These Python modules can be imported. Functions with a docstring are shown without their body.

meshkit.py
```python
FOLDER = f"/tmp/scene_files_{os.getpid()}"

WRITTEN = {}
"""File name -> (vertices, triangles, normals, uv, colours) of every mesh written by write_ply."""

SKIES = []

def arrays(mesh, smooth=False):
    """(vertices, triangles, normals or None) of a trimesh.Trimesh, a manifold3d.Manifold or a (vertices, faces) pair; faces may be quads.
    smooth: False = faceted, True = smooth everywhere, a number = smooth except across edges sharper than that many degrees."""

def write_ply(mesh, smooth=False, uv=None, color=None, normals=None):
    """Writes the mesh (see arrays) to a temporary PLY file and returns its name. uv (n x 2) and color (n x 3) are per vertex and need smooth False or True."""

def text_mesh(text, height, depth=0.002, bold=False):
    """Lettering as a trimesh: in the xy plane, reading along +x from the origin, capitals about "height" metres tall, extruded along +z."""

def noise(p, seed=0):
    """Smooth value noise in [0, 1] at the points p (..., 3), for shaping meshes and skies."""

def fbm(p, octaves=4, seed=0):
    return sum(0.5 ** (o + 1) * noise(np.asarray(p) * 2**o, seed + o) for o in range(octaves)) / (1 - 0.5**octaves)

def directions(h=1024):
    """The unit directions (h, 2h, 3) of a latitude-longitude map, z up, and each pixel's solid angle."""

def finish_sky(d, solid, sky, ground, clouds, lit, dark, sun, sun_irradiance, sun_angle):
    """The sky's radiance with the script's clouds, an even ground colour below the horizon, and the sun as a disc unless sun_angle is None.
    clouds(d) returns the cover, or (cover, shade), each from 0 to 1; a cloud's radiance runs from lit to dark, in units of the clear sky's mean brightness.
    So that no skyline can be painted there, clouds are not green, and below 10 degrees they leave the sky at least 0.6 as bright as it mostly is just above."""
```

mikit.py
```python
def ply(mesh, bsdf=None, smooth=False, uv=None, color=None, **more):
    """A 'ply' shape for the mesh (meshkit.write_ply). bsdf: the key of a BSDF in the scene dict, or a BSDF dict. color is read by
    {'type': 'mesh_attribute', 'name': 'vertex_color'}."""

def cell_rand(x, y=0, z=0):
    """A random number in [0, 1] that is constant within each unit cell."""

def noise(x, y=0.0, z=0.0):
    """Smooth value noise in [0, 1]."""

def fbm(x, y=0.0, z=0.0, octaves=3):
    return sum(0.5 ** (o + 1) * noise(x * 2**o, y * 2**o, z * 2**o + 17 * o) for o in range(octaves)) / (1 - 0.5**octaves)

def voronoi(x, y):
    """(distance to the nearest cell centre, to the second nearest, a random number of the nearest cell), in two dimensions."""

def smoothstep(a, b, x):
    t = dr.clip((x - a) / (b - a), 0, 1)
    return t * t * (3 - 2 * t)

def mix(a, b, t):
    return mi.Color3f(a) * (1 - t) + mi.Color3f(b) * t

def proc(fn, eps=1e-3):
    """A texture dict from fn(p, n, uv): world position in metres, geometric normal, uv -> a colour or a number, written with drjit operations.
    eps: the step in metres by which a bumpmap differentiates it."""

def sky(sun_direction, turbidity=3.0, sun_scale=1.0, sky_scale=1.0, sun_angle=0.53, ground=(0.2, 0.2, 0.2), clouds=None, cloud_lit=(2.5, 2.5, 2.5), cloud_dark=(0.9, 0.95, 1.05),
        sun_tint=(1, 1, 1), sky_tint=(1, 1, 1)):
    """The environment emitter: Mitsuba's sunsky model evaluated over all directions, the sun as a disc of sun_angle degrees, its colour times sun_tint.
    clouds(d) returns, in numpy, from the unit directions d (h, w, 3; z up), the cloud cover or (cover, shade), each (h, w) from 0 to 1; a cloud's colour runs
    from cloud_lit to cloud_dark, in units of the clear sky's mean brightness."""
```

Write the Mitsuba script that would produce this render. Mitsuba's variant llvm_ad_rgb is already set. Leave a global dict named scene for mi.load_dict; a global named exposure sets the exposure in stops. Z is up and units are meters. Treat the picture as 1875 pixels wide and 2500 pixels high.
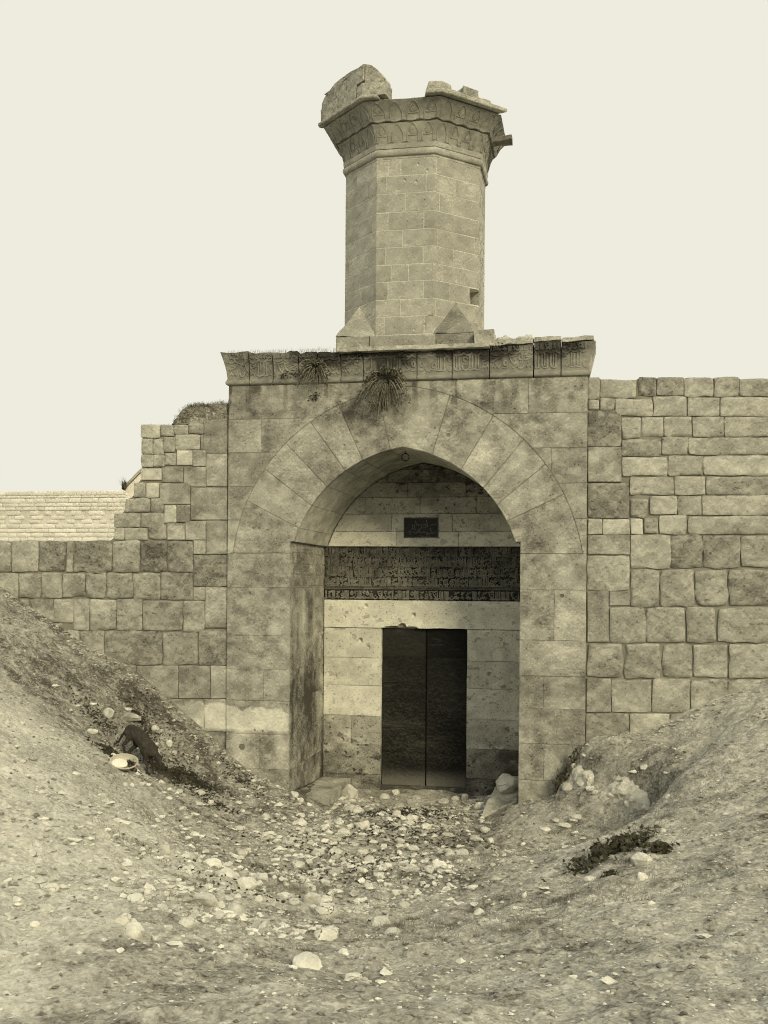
import math
import numpy as np
import trimesh
import shapely
import manifold3d as m3
import mapbox_earcut
import drjit as dr
import mitsuba as mi
import meshkit
import mikit
from mikit import noise, fbm, voronoi, smoothstep, mix
from shapely.geometry import Polygon, LineString, Point, box as sbox
from scipy.interpolate import RBFInterpolator

T = mi.ScalarTransform4f
scene, labels = {}, {}

# ------------------------------------------------------------------ camera, sky, exposure
YAW, ROLL = math.radians(11.07), 0.0078
fwd = np.array([-math.sin(YAW), math.cos(YAW), 0.0])
rgt = np.array([math.cos(YAW), math.sin(YAW), 0.0])
EYE = np.array([3.0339, -17.9147, 3.75])
cam_up = np.array([0, 0, 1.0]) - ROLL * rgt
scene['camera'] = {'type': 'perspective', 'fov': math.degrees(2 * math.atan(1875 / 2 / 2723.0)), 'fov_axis': 'x',
                   'principal_point_offset_x': 0.012, 'principal_point_offset_y': -0.0712,
                   'to_world': T().look_at(origin=EYE.tolist(), target=(EYE + fwd * 10).tolist(), up=cam_up.tolist()),
                   'near_clip': 0.05, 'far_clip': 3000.0}
SUN = (0.52, -0.80, 0.43)
scene['sky'] = mikit.sky(SUN, turbidity=3, sun_scale=0.30, sky_scale=1.0, sun_angle=16, sun_tint=(0.86, 0.985, 1.07),
                         clouds=lambda d: np.ones(d.shape[:2]), cloud_lit=(1.36, 1.345, 1.17), cloud_dark=(1.36, 1.345, 1.17), ground=(0.3, 0.29, 0.23))
exposure = 3.03

# ------------------------------------------------------------------ measured data, in metres (x along the facade, z up)
GROUND_POINTS = [[-8.353,0.0,4.256],[-7.16,0.0,3.649],[-5.756,0.0,2.775],[-4.607,0.0,2.207],[-3.343,0.0,1.242],[-2.683,0.0,0.687],[-2.006,0.0,0.332],[1.953,0.0,0.326],[2.621,0.0,0.55],[2.948,0.0,1.068],[3.533,0.0,1.315],[4.215,0.0,1.657],[5.225,0.0,2.142],[6.119,0.0,2.478],[-1.5,0.1,0.02],[0,0,-0.02],[1.5,0,0.02],[-1.5,2.4,0.0],[0,2.4,0],[1.5,2.4,0.02],[0,-2,-0.04],[0.2,-3.5,0.08],[0.5,-5,0.16],[0.6,-7,0.36],[0.8,-9,0.66],[1,-11,1.05],[1.2,-13,1.45],[2,-18,2.1],[-4,-18,2.4],[8,-18,2.5],[-9,-18,3],[-12,-9,3.2],[-12,0,4.6],[-12,-4.5,4],[12,-9,2.8],[12,0,3.6],[12,-5,3],[-4.963,-1.6,1.96],[-3.781,-4.0,1.509],[-2.55,-6.5,1.146],[-1.076,-9.5,1.083],[-1.732,-9.5,1.041],[-0.594,-11.5,1.108],[-5.156,-3.5,2.139],[-3.662,-1.1,0.967],[-2.829,-1.5,0.552],[-3.377,-2.9,1.014],[-2.062,-4.4,0.478],[-1.816,-2.6,0.266],[-0.588,-8.6,0.857],[-1.755,-7.0,0.859],[2.827,-0.7,0.621],[3.806,-1.8,0.489],[4.177,-2.0,1.113],[4.051,-3.8,0.91],[3.754,-8.0,0.963],[2.88,-7.5,0.764],[2.839,-5.0,0.631],[1.928,-0.4,0.176],[2.004,-3.0,0.212],[4.435,-8.5,1.149],[5.241,-3.0,1.326]]
LEFT_WALL_STONES = [[[-4.592,6.234],[-4.235,6.227],[-4.237,6.464],[-4.594,6.471],"l"],[[-4.235,6.257],[-3.988,6.253],[-3.99,6.459],[-4.237,6.464],"r"],[[-3.989,6.292],[-3.735,6.288],[-3.737,6.454],[-3.99,6.459],"r"],[[-3.735,6.283],[-3.457,6.278],[-3.459,6.466],[-3.737,6.472],"r"],[[-3.454,5.956],[-3.029,5.95],[-3.033,6.504],[-3.459,6.512],"s"],[[-4.582,5.948],[-4.368,5.944],[-4.37,6.23],[-4.585,6.233],"r"],[[-4.368,5.944],[-4.172,5.941],[-4.174,6.226],[-4.37,6.23],"r"],[[-4.172,5.976],[-3.959,5.973],[-3.961,6.252],[-4.174,6.256],"r"],[[-3.96,6.021],[-3.51,6.014],[-3.513,6.279],[-3.962,6.287],"l"],[[-3.51,5.957],[-3.454,5.956],[-3.457,6.278],[-3.513,6.279],"r"],[[-4.581,5.722],[-4.361,5.719],[-4.363,5.944],[-4.582,5.948],"r"],[[-4.361,5.738],[-4.14,5.735],[-4.142,5.941],[-4.363,5.944],"r"],[[-4.141,5.772],[-3.936,5.769],[-3.937,5.973],[-4.142,5.976],"r"],[[-3.935,5.76],[-3.651,5.756],[-3.653,6.017],[-3.938,6.021],"L"],[[-3.651,5.729],[-3.409,5.726],[-3.411,6.013],[-3.653,6.017],"s"],[[-3.406,5.39],[-3.024,5.387],[-3.029,5.95],[-3.411,5.955],"s"],[[-4.586,5.508],[-4.202,5.504],[-4.204,5.713],[-4.588,5.717],"L"],[[-4.202,5.463],[-3.811,5.459],[-3.813,5.731],[-4.204,5.736],"s"],[[-3.811,5.385],[-3.406,5.381],[-3.409,5.726],[-3.813,5.731],"s"],[[-4.702,5.219],[-4.492,5.217],[-4.494,5.465],[-4.705,5.468],"r"],[[-4.492,5.21],[-4.239,5.208],[-4.241,5.463],[-4.494,5.465],"l"],[[-4.238,5.092],[-3.682,5.089],[-3.685,5.457],[-4.241,5.463],"s"],[[-3.68,4.824],[-3.02,4.822],[-3.024,5.378],[-3.684,5.384],"s"],[[-4.866,4.956],[-4.402,4.954],[-4.404,5.209],[-4.869,5.213],"R"],[[-4.402,4.954],[-4.159,4.953],[-4.161,5.208],[-4.404,5.209],"r"],[[-4.157,4.779],[-3.927,4.779],[-3.93,5.09],[-4.16,5.092],"l"],[[-3.927,4.786],[-3.679,4.785],[-3.682,5.089],[-3.93,5.09],"s"],[[-5.071,4.7],[-4.572,4.699],[-4.574,4.95],[-5.073,4.953],"r"],[[-4.572,4.699],[-4.156,4.698],[-4.158,4.948],[-4.574,4.95],"r"],[[-5.062,4.486],[-4.875,4.486],[-4.877,4.7],[-5.063,4.7],"l"],[[-4.875,4.486],[-4.459,4.485],[-4.461,4.694],[-4.877,4.695],"r"],[[-4.459,4.485],[-4.096,4.485],[-4.098,4.772],[-4.462,4.773],"R"],[[-4.096,4.485],[-3.774,4.485],[-3.776,4.778],[-4.098,4.779],"s"],[[-3.774,4.485],[-3.401,4.485],[-3.404,4.816],[-3.777,4.817],"s"],[[-3.399,4.242],[-3.015,4.243],[-3.02,4.819],[-3.404,4.821],"s"],[[-6.461,3.929],[-5.95,3.932],[-5.955,4.486],[-6.465,4.486],"R"],[[-5.95,3.932],[-5.811,3.933],[-5.816,4.486],[-5.955,4.486],"r"],[[-5.811,3.926],[-5.089,3.929],[-5.094,4.486],[-5.816,4.486],"R"],[[-5.089,3.925],[-4.593,3.928],[-4.597,4.485],[-5.094,4.486],"R"],[[-4.593,3.928],[-4.086,3.93],[-4.091,4.485],[-4.597,4.485],"R"],[[-4.086,3.935],[-3.624,3.938],[-3.628,4.485],[-4.091,4.485],"d"],[[-3.626,4.241],[-3.399,4.242],[-3.401,4.485],[-3.628,4.485],"s"],[[-3.622,3.694],[-3.01,3.698],[-3.015,4.243],[-3.626,4.241],"d"],[[-6.976,3.926],[-6.461,3.929],[-6.465,4.486],[-6.981,4.486],"r"],[[-7.314,3.924],[-6.976,3.926],[-6.981,4.486],[-7.319,4.486],"R"],[[-7.31,3.459],[-6.843,3.463],[-6.847,3.92],[-7.314,3.917],"r"],[[-6.843,3.463],[-6.405,3.468],[-6.409,3.922],[-6.847,3.92],"R"],[[-6.405,3.468],[-6.023,3.472],[-6.026,3.924],[-6.409,3.922],"r"],[[-6.023,3.483],[-5.572,3.488],[-5.576,3.927],[-6.026,3.924],"R"],[[-5.572,3.488],[-5.206,3.491],[-5.209,3.929],[-5.576,3.927],"R"],[[-5.206,3.473],[-4.713,3.478],[-4.717,3.932],[-5.209,3.929],"R"],[[-4.713,3.459],[-4.207,3.464],[-4.211,3.934],[-4.717,3.932],"R"],[[-4.207,3.46],[-3.62,3.466],[-3.624,3.938],[-4.211,3.934],"d"],[[-3.62,3.461],[-3.412,3.463],[-3.414,3.695],[-3.622,3.694],"s"],[[-3.408,2.997],[-3.005,3.003],[-3.01,3.698],[-3.414,3.695],"s"],[[-7.306,3.034],[-6.633,3.043],[-6.636,3.458],[-7.31,3.452],"r"],[[-6.633,3.043],[-6.172,3.05],[-6.175,3.463],[-6.636,3.458],"R"],[[-6.172,3.045],[-5.803,3.05],[-5.807,3.467],[-6.175,3.463],"r"],[[-5.802,2.926],[-5.502,2.93],[-5.507,3.481],[-5.807,3.478],"r"],[[-5.502,2.923],[-5.006,2.931],[-5.011,3.475],[-5.507,3.47],"R"],[[-5.006,2.926],[-4.528,2.934],[-4.532,3.48],[-5.011,3.475],"r"],[[-4.528,2.934],[-3.8,2.945],[-3.805,3.464],[-4.532,3.456],"d"],[[-3.8,2.917],[-3.408,2.924],[-3.412,3.463],[-3.805,3.459],"r"],[[-7.301,2.365],[-6.499,2.382],[-6.504,3.04],[-7.306,3.029],"r"],[[-6.499,2.382],[-6.014,2.392],[-6.019,3.047],[-6.504,3.04],"r"],[[-6.014,2.392],[-5.684,2.399],[-5.689,2.927],[-6.018,2.922],"r"],[[-5.684,2.328],[-5.226,2.338],[-5.231,2.932],[-5.689,2.925],"r"],[[-5.226,2.326],[-4.166,2.349],[-4.171,2.939],[-5.231,2.923],"d"],[[-4.166,2.349],[-3.522,2.363],[-3.526,2.945],[-4.171,2.935],"R"],[[-3.521,2.358],[-3.0,2.37],[-3.005,2.98],[-3.527,2.972],"d"],[[-5.679,1.741],[-4.634,1.769],[-4.639,2.35],[-5.684,2.328],"s"],[[-4.634,1.769],[-3.869,1.79],[-3.873,2.355],[-4.639,2.339],"s"],[[-3.869,1.79],[-3.297,1.806],[-3.302,2.363],[-3.873,2.351],"s"],[[-3.297,1.801],[-2.995,1.809],[-3.0,2.37],[-3.302,2.363],"s"],[[-4.63,1.2],[-3.408,1.24],[-3.413,1.802],[-4.634,1.769],"s"],[[-3.408,1.24],[-2.99,1.254],[-2.995,1.809],[-3.413,1.798],"s"],[[-4.348,0.571],[-2.985,0.625],[-2.99,1.254],[-4.353,1.209],"s"]]
RIGHT_WALL_STONES = [[[2.927,6.715],[3.113,6.711],[3.111,7.071],[2.924,7.076],"r"],[[3.113,6.727],[3.68,6.713],[3.678,7.018],[3.111,7.034],"r"],[[3.709,6.751],[3.987,6.744],[3.985,7.043],[3.707,7.051],"d"],[[3.987,6.744],[4.402,6.734],[4.399,7.035],[3.985,7.046],"r"],[[4.402,6.721],[4.847,6.709],[4.845,7.006],[4.399,7.018],"r"],[[4.847,6.709],[5.225,6.7],[5.223,7.011],[4.845,7.022],"r"],[[5.225,6.7],[5.879,6.684],[5.877,6.969],[5.223,6.987],"r"],[[2.929,6.545],[3.12,6.541],[3.118,6.71],[2.927,6.715],"r"],[[3.12,6.541],[3.352,6.536],[3.351,6.721],[3.118,6.727],"r"],[[3.353,6.437],[3.935,6.425],[3.933,6.707],[3.351,6.721],"r"],[[3.935,6.425],[4.452,6.414],[4.45,6.729],[3.933,6.742],"r"],[[4.452,6.405],[4.944,6.395],[4.942,6.707],[4.45,6.719],"r"],[[4.944,6.395],[5.882,6.375],[5.879,6.684],[4.942,6.707],"r"],[[2.933,5.967],[3.461,5.959],[3.457,6.53],[2.929,6.542],"d"],[[3.46,6.084],[3.753,6.079],[3.751,6.42],[3.458,6.427],"r"],[[3.753,6.112],[4.102,6.106],[4.099,6.413],[3.751,6.42],"r"],[[4.102,6.104],[4.534,6.097],[4.532,6.41],[4.099,6.419],"r"],[[4.534,6.09],[5.01,6.081],[5.007,6.394],[4.532,6.404],"r"],[[5.01,6.081],[5.884,6.066],[5.882,6.375],[5.007,6.394],"r"],[[2.937,5.403],[3.466,5.397],[3.461,5.955],[2.933,5.964],"s"],[[3.463,5.8],[4.075,5.791],[4.073,6.07],[3.46,6.081],"r"],[[4.075,5.816],[4.472,5.81],[4.47,6.096],[4.073,6.103],"r"],[[4.472,5.81],[5.886,5.789],[5.884,6.066],[4.47,6.091],"r"],[[3.465,5.494],[4.171,5.486],[4.168,5.79],[3.463,5.8],"r"],[[4.171,5.491],[4.698,5.486],[4.695,5.804],[4.168,5.811],"r"],[[4.698,5.486],[5.888,5.472],[5.886,5.789],[4.695,5.807],"r"],[[2.942,4.83],[3.591,4.827],[3.586,5.386],[2.937,5.393],"d"],[[3.588,5.193],[4.269,5.187],[4.267,5.479],[3.586,5.486],"r"],[[4.269,5.187],[4.748,5.184],[4.745,5.48],[4.267,5.485],"r"],[[4.748,5.184],[5.891,5.175],[5.888,5.467],[4.745,5.48],"r"],[[3.597,4.836],[3.869,4.835],[3.867,5.137],[3.595,5.139],"R"],[[3.895,4.888],[4.32,4.886],[4.317,5.18],[3.893,5.184],"r"],[[4.32,4.869],[4.686,4.868],[4.684,5.181],[4.317,5.184],"r"],[[4.686,4.868],[5.893,4.862],[5.891,5.171],[4.684,5.181],"r"],[[2.944,4.573],[3.174,4.573],[3.172,4.824],[2.942,4.825],"s"],[[3.174,4.573],[3.599,4.572],[3.597,4.822],[3.172,4.824],"l"],[[3.599,4.575],[3.8,4.575],[3.798,4.83],[3.597,4.831],"l"],[[3.8,4.579],[4.042,4.578],[4.041,4.829],[3.798,4.83],"r"],[[4.043,4.572],[4.466,4.571],[4.463,4.882],[4.04,4.884],"r"],[[4.466,4.571],[5.895,4.57],[5.893,4.859],[4.464,4.865],"r"],[[2.946,4.254],[3.605,4.255],[3.602,4.569],[2.944,4.569],"s"],[[3.606,4.038],[4.227,4.041],[4.223,4.568],[3.602,4.569],"r"],[[4.23,4.05],[4.708,4.052],[4.705,4.563],[4.226,4.563],"R"],[[4.708,4.052],[5.261,4.055],[5.257,4.567],[4.705,4.568],"R"],[[5.261,4.055],[5.899,4.058],[5.895,4.567],[5.257,4.567],"R"],[[2.94,3.684],[3.604,3.69],[3.599,4.248],[2.936,4.247],"d"],[[3.606,3.442],[4.057,3.447],[4.053,4.022],[3.601,4.019],"R"],[[4.068,3.448],[4.597,3.454],[4.592,4.035],[4.063,4.033],"R"],[[4.597,3.454],[5.091,3.459],[5.087,4.038],[4.592,4.035],"R"],[[5.091,3.459],[5.719,3.466],[5.715,4.041],[5.087,4.038],"R"],[[2.946,2.872],[3.289,2.878],[3.283,3.685],[2.94,3.682],"s"],[[3.285,3.45],[3.605,3.454],[3.604,3.684],[3.283,3.682],"s"],[[3.3,2.865],[3.854,2.875],[3.85,3.449],[3.296,3.443],"R"],[[3.854,2.875],[4.459,2.886],[4.454,3.448],[3.85,3.441],"R"],[[4.459,2.886],[4.919,2.894],[4.915,3.454],[4.454,3.448],"R"],[[4.919,2.894],[5.723,2.908],[5.719,3.463],[4.915,3.454],"R"],[[2.947,2.306],[3.523,2.32],[3.519,2.869],[2.942,2.859],"R"],[[3.523,2.297],[4.094,2.311],[4.09,2.879],[3.519,2.869],"R"],[[4.105,2.324],[4.57,2.335],[4.565,2.879],[4.101,2.87],"R"],[[4.57,2.335],[5.1,2.348],[5.096,2.888],[4.565,2.879],"R"],[[5.1,2.348],[5.727,2.363],[5.723,2.899],[5.096,2.888],"R"],[[2.942,1.757],[3.331,1.768],[3.326,2.306],[2.938,2.297],"s"],[[3.331,1.761],[3.958,1.779],[3.954,2.308],[3.327,2.293],"r"],[[3.958,1.778],[4.538,1.795],[4.534,2.329],[3.954,2.315],"r"],[[4.538,1.795],[5.104,1.812],[5.1,2.342],[4.534,2.329],"R"],[[5.104,1.812],[5.731,1.83],[5.727,2.357],[5.1,2.342],"R"],[[2.944,1.194],[3.615,1.218],[3.611,1.771],[2.94,1.751],"d"],[[3.615,1.215],[4.235,1.237],[4.231,1.782],[3.611,1.763],"r"],[[4.235,1.237],[4.755,1.255],[4.751,1.794],[4.231,1.778],"r"],[[4.755,1.255],[5.735,1.29],[5.731,1.823],[4.751,1.794],"r"],[[2.945,0.619],[4.046,0.665],[4.042,1.228],[2.941,1.189],"s"],[[4.046,0.665],[4.936,0.702],[4.932,1.26],[4.042,1.228],"s"]]
ROCKS = [[-1.221,1.58,0.323,0.334,0.6],[-0.946,0.572,0.247,0.169,0.8],[-1.803,0.016,0.122,0.127,0.8],[-1.624,-0.263,0.12,0.09,0.8],[-0.868,-0.758,0.205,0.101,0.9],[-0.68,-0.826,0.132,0.084,0.8],[-0.421,-2.944,0.194,0.139,0.85],[-0.623,-3.178,0.175,0.129,0.9],[-0.833,-2.74,0.12,0.118,0.8],[0.066,-3.013,0.15,0.117,0.8],[0.422,-2.629,0.111,0.074,0.95],[0.279,-1.73,0.162,0.104,0.6],[0.546,-2.187,0.201,0.057,0.8],[1.098,-4.411,0.146,0.112,0.6],[0.455,-4.956,0.112,0.102,0.95],[0.824,-5.168,0.107,0.071,0.95],[0.911,-5.151,0.082,0.071,0.95],[0.107,-5.712,0.179,0.096,0.85],[0.287,-6.32,0.118,0.075,0.9],[0.217,-6.677,0.098,0.073,0.9],[-0.339,-4.319,0.146,0.096,0.8],[-0.664,-3.993,0.17,0.099,0.8],[0.471,-0.496,0.183,0.097,0.95],[0.204,-0.13,0.207,0.123,0.95],[-0.453,2.03,0.156,0.128,0.8],[0.669,1.756,0.163,0.114,0.8],[0.824,1.831,0.136,0.163,0.8],[1.207,0.59,0.127,0.076,0.8],[-1.566,2.739,0.18,0.122,0.7],[1.56,-1.21,0.142,0.114,0.95],[1.204,-2.192,0.087,0.054,0.95],[0.88,-0.94,0.187,0.082,0.8],[1.133,-2.834,0.117,0.083,0.7],[2.363,-6.332,0.063,0.088,0.95],[1.75,-5.54,0.119,0.06,0.9],[1.24,-4.952,0.082,0.054,0.9],[0.653,-4.827,0.091,0.055,0.8],[0.079,-2.009,0.102,0.078,0.95],[-0.93,1.323,0.167,0.067,0.8],[-0.619,1.205,0.112,0.067,0.8],[-0.092,-4.928,0.132,0.073,0.8],[-0.164,-5.167,0.083,0.054,0.9],[-0.174,-0.189,0.114,0.062,0.95],[1.244,-4.517,0.111,0.065,0.8],[-1.029,2.007,0.279,0.167,0.4],[1.842,-6.255,0.112,0.04,0.8],[1.863,-4.307,0.075,0.056,0.8],[-0.095,-4.391,0.152,0.057,0.6],[-0.108,-3.675,0.08,0.04,0.8],[-0.4,-4.839,0.093,0.056,0.8],[-1.082,-2.924,0.128,0.064,0.8],[-0.309,-2.159,0.133,0.055,0.7],[0.659,-1.761,0.067,0.056,0.95],[0.957,1.005,0.156,0.078,0.8],[-0.025,1.725,0.164,0.082,0.6],[-0.083,-1.936,0.134,0.067,0.8],[0.34,2.275,0.098,0.084,0.6],[-4.522,-1.324,0.168,0.178,0.9],[-4.369,-0.89,0.121,0.061,0.95],[-4.343,-2.261,0.15,0.098,0.95],[-3.131,-3.818,0.096,0.075,0.95],[-3.092,-3.676,0.089,0.076,0.95],[-3.023,-3.468,0.111,0.064,0.8],[-3.78,-1.104,0.104,0.124,0.8],[-3.696,-0.788,0.106,0.116,0.85],[-3.576,-0.854,0.09,0.075,0.9],[-3.943,-0.777,0.132,0.127,0.7],[-3.86,-0.716,0.102,0.076,0.6],[-2.474,-3.39,0.154,0.075,0.8],[-2.65,-2.258,0.142,0.069,0.8],[-0.911,-6.719,0.092,0.098,0.95],[-1.549,-5.303,0.096,0.067,0.95],[-1.025,-8.102,0.075,0.058,0.95],[-0.936,-7.86,0.068,0.053,0.95],[-1.24,-8.757,0.063,0.057,0.95],[-0.766,-5.374,0.095,0.091,0.95],[-0.37,-6.703,0.101,0.081,0.95],[-0.561,-7.413,0.141,0.092,0.85],[-2.415,-0.328,0.102,0.051,0.95],[-3.253,-0.686,0.091,0.101,0.8],[-4.734,-1.41,0.128,0.049,0.9],[-2.965,-2.23,0.12,0.069,0.8],[-2.208,-2.8,0.08,0.055,0.8],[-1.842,-2.788,0.158,0.077,0.8],[-4.258,-0.988,0.352,0.113,0.6],[-5.235,-0.087,0.08,0.043,0.9],[-3.826,-0.993,0.075,0.065,0.8],[-1.52,-3.877,0.082,0.061,0.6],[-1.493,-2.69,0.132,0.088,0.8],[-1.442,-3.652,0.083,0.062,0.8],[-2.724,-0.119,0.078,0.052,0.9],[-1.842,0.098,0.117,0.091,0.95],[-1.62,-0.232,0.102,0.115,0.9],[-1.807,-5.952,0.071,0.035,0.9],[-0.755,-8.856,0.08,0.027,0.9],[-4.817,-1.785,0.073,0.048,0.9],[3.031,-6.157,0.137,0.049,0.95],[3.538,-6.566,0.108,0.096,0.8],[3.868,-4.378,0.073,0.064,0.95],[2.367,-1.142,0.162,0.07,0.9],[2.655,-1.22,0.182,0.045,0.85],[2.792,-1.179,0.161,0.07,0.85],[2.51,-1.01,0.145,0.053,0.85],[3.788,-1.044,0.146,0.091,0.7],[2.066,-1.635,0.072,0.062,0.95],[3.564,-7.742,0.088,0.052,0.9],[4.032,-2.536,0.07,0.095,0.8],[3.664,-6.437,0.083,0.071,0.5],[2.597,-6.346,0.073,0.024,0.9],[3.027,-7.055,0.045,0.034,0.8],[2.338,-4.393,0.071,0.034,0.9],[3.642,-5.947,0.049,0.049,0.9],[4.091,-1.463,0.102,0.027,0.9]]

rng = np.random.default_rng(7)
GCP = np.array(GROUND_POINTS, float)
_ix = RBFInterpolator(GCP[:, :2], GCP[:, 2], kernel='thin_plate_spline', smoothing=0.02)


def ground_base(X, Y):
    """Smooth height of the earth: hollow way down to the door, a spoil bank on either hand."""
    X, Y = np.broadcast_arrays(np.asarray(X, float), np.asarray(Y, float))
    x, y = np.clip(X, -12, 12), np.clip(Y, -19, 2.6)
    h = _ix(np.stack([x.ravel(), y.ravel()], 1)).reshape(X.shape)
    inside = np.clip((Y - 0.15) / 0.5, 0, 1) * 1.0
    flat = np.where(np.abs(X) < 1.9, h, h * 0)
    return h * (1 - inside) + np.minimum(flat, 0.25) * inside


def ground_z(X, Y):
    X, Y = np.broadcast_arrays(np.asarray(X, float), np.asarray(Y, float))
    p = np.stack([X, Y, X * 0], -1)
    t, s = (X - 2.66) * .73 - (Y + .20) * .683, (X - 2.66) * .683 + (Y + .20) * .73
    sm = lambda v: np.clip(v, 0, 1) ** 2 * (3 - 2 * np.clip(v, 0, 1))
    step = .26 * sm(s / .14 + .3) * (1 - sm(s / 1.1 - .1)) * sm((t + .1) / .15) * (1 - sm((t - 1.75) / .5))
    n = step + 0.16 * (meshkit.fbm(p * 0.9, 3, 5) - 0.5) + 0.11 * (meshkit.fbm(p * 3.1, 3, 9) - 0.5) + 0.075 * (meshkit.fbm(p * 8, 3, 11) - 0.5)
    fade = np.clip((19.5 - np.abs(Y)) / 3, 0.2, 1) * np.where(Y > -0.2, 0.5, 1)
    return ground_base(X, Y) + (n - step) * fade + step


# ------------------------------------------------------------------ materials
def P3(p, s, o=0.0):
    return p.x * s + o, p.y * s + 3.1 * o, p.z * s + 1.7 * o


def spot(p, x, z, rx, rz):
    """A ragged patch on a wall, for stains and painted shade: 1 at its middle, 0 outside."""
    d = dr.sqrt(dr.square((p.x - x) / rx) + dr.square((p.z - z) / rz))
    return 1 - smoothstep(0.25, 1.25, d + (fbm(p.x * 4.1, p.y * 4.1, p.z * 4.1, octaves=4) - 0.5) * 1.5)


def stone_tone(p, uv):
    o = uv.y * 31.0
    blot = fbm(*P3(p, 1.7, o), octaves=5)
    mid = fbm(*P3(p, 7.0, o + 5), octaves=4)
    fine = noise(*P3(p, 38.0, o)) * 0.5 + noise(*P3(p, 75.0, o)) * 0.5
    streak = fbm(p.x * 6.0, p.y * 6.0, p.z * 0.6 + o, octaves=4)
    return blot, mid, fine, streak


def pit_marks(p, blot, mid):
    vd, v2, vr = voronoi(p.x * 8.0 + p.y * 7.0, p.z * 8.0 + p.y * 4.0)
    big = smoothstep(0.03 + 0.10 * vr, 0.02, vd + (mid - 0.5) * 0.15) * smoothstep(0.60, 0.70, vr + (blot - 0.5) * 0.7)
    wd, w2, wr = voronoi(p.x * 24.0 + p.y * 19.0 + mid, p.z * 24.0 + p.y * 11.0)
    small = smoothstep(0.26, 0.12, wd) * smoothstep(0.68, 0.75, wr + (mid - 0.5) * 0.9)
    return dr.maximum(big, small * 0.7)


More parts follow.
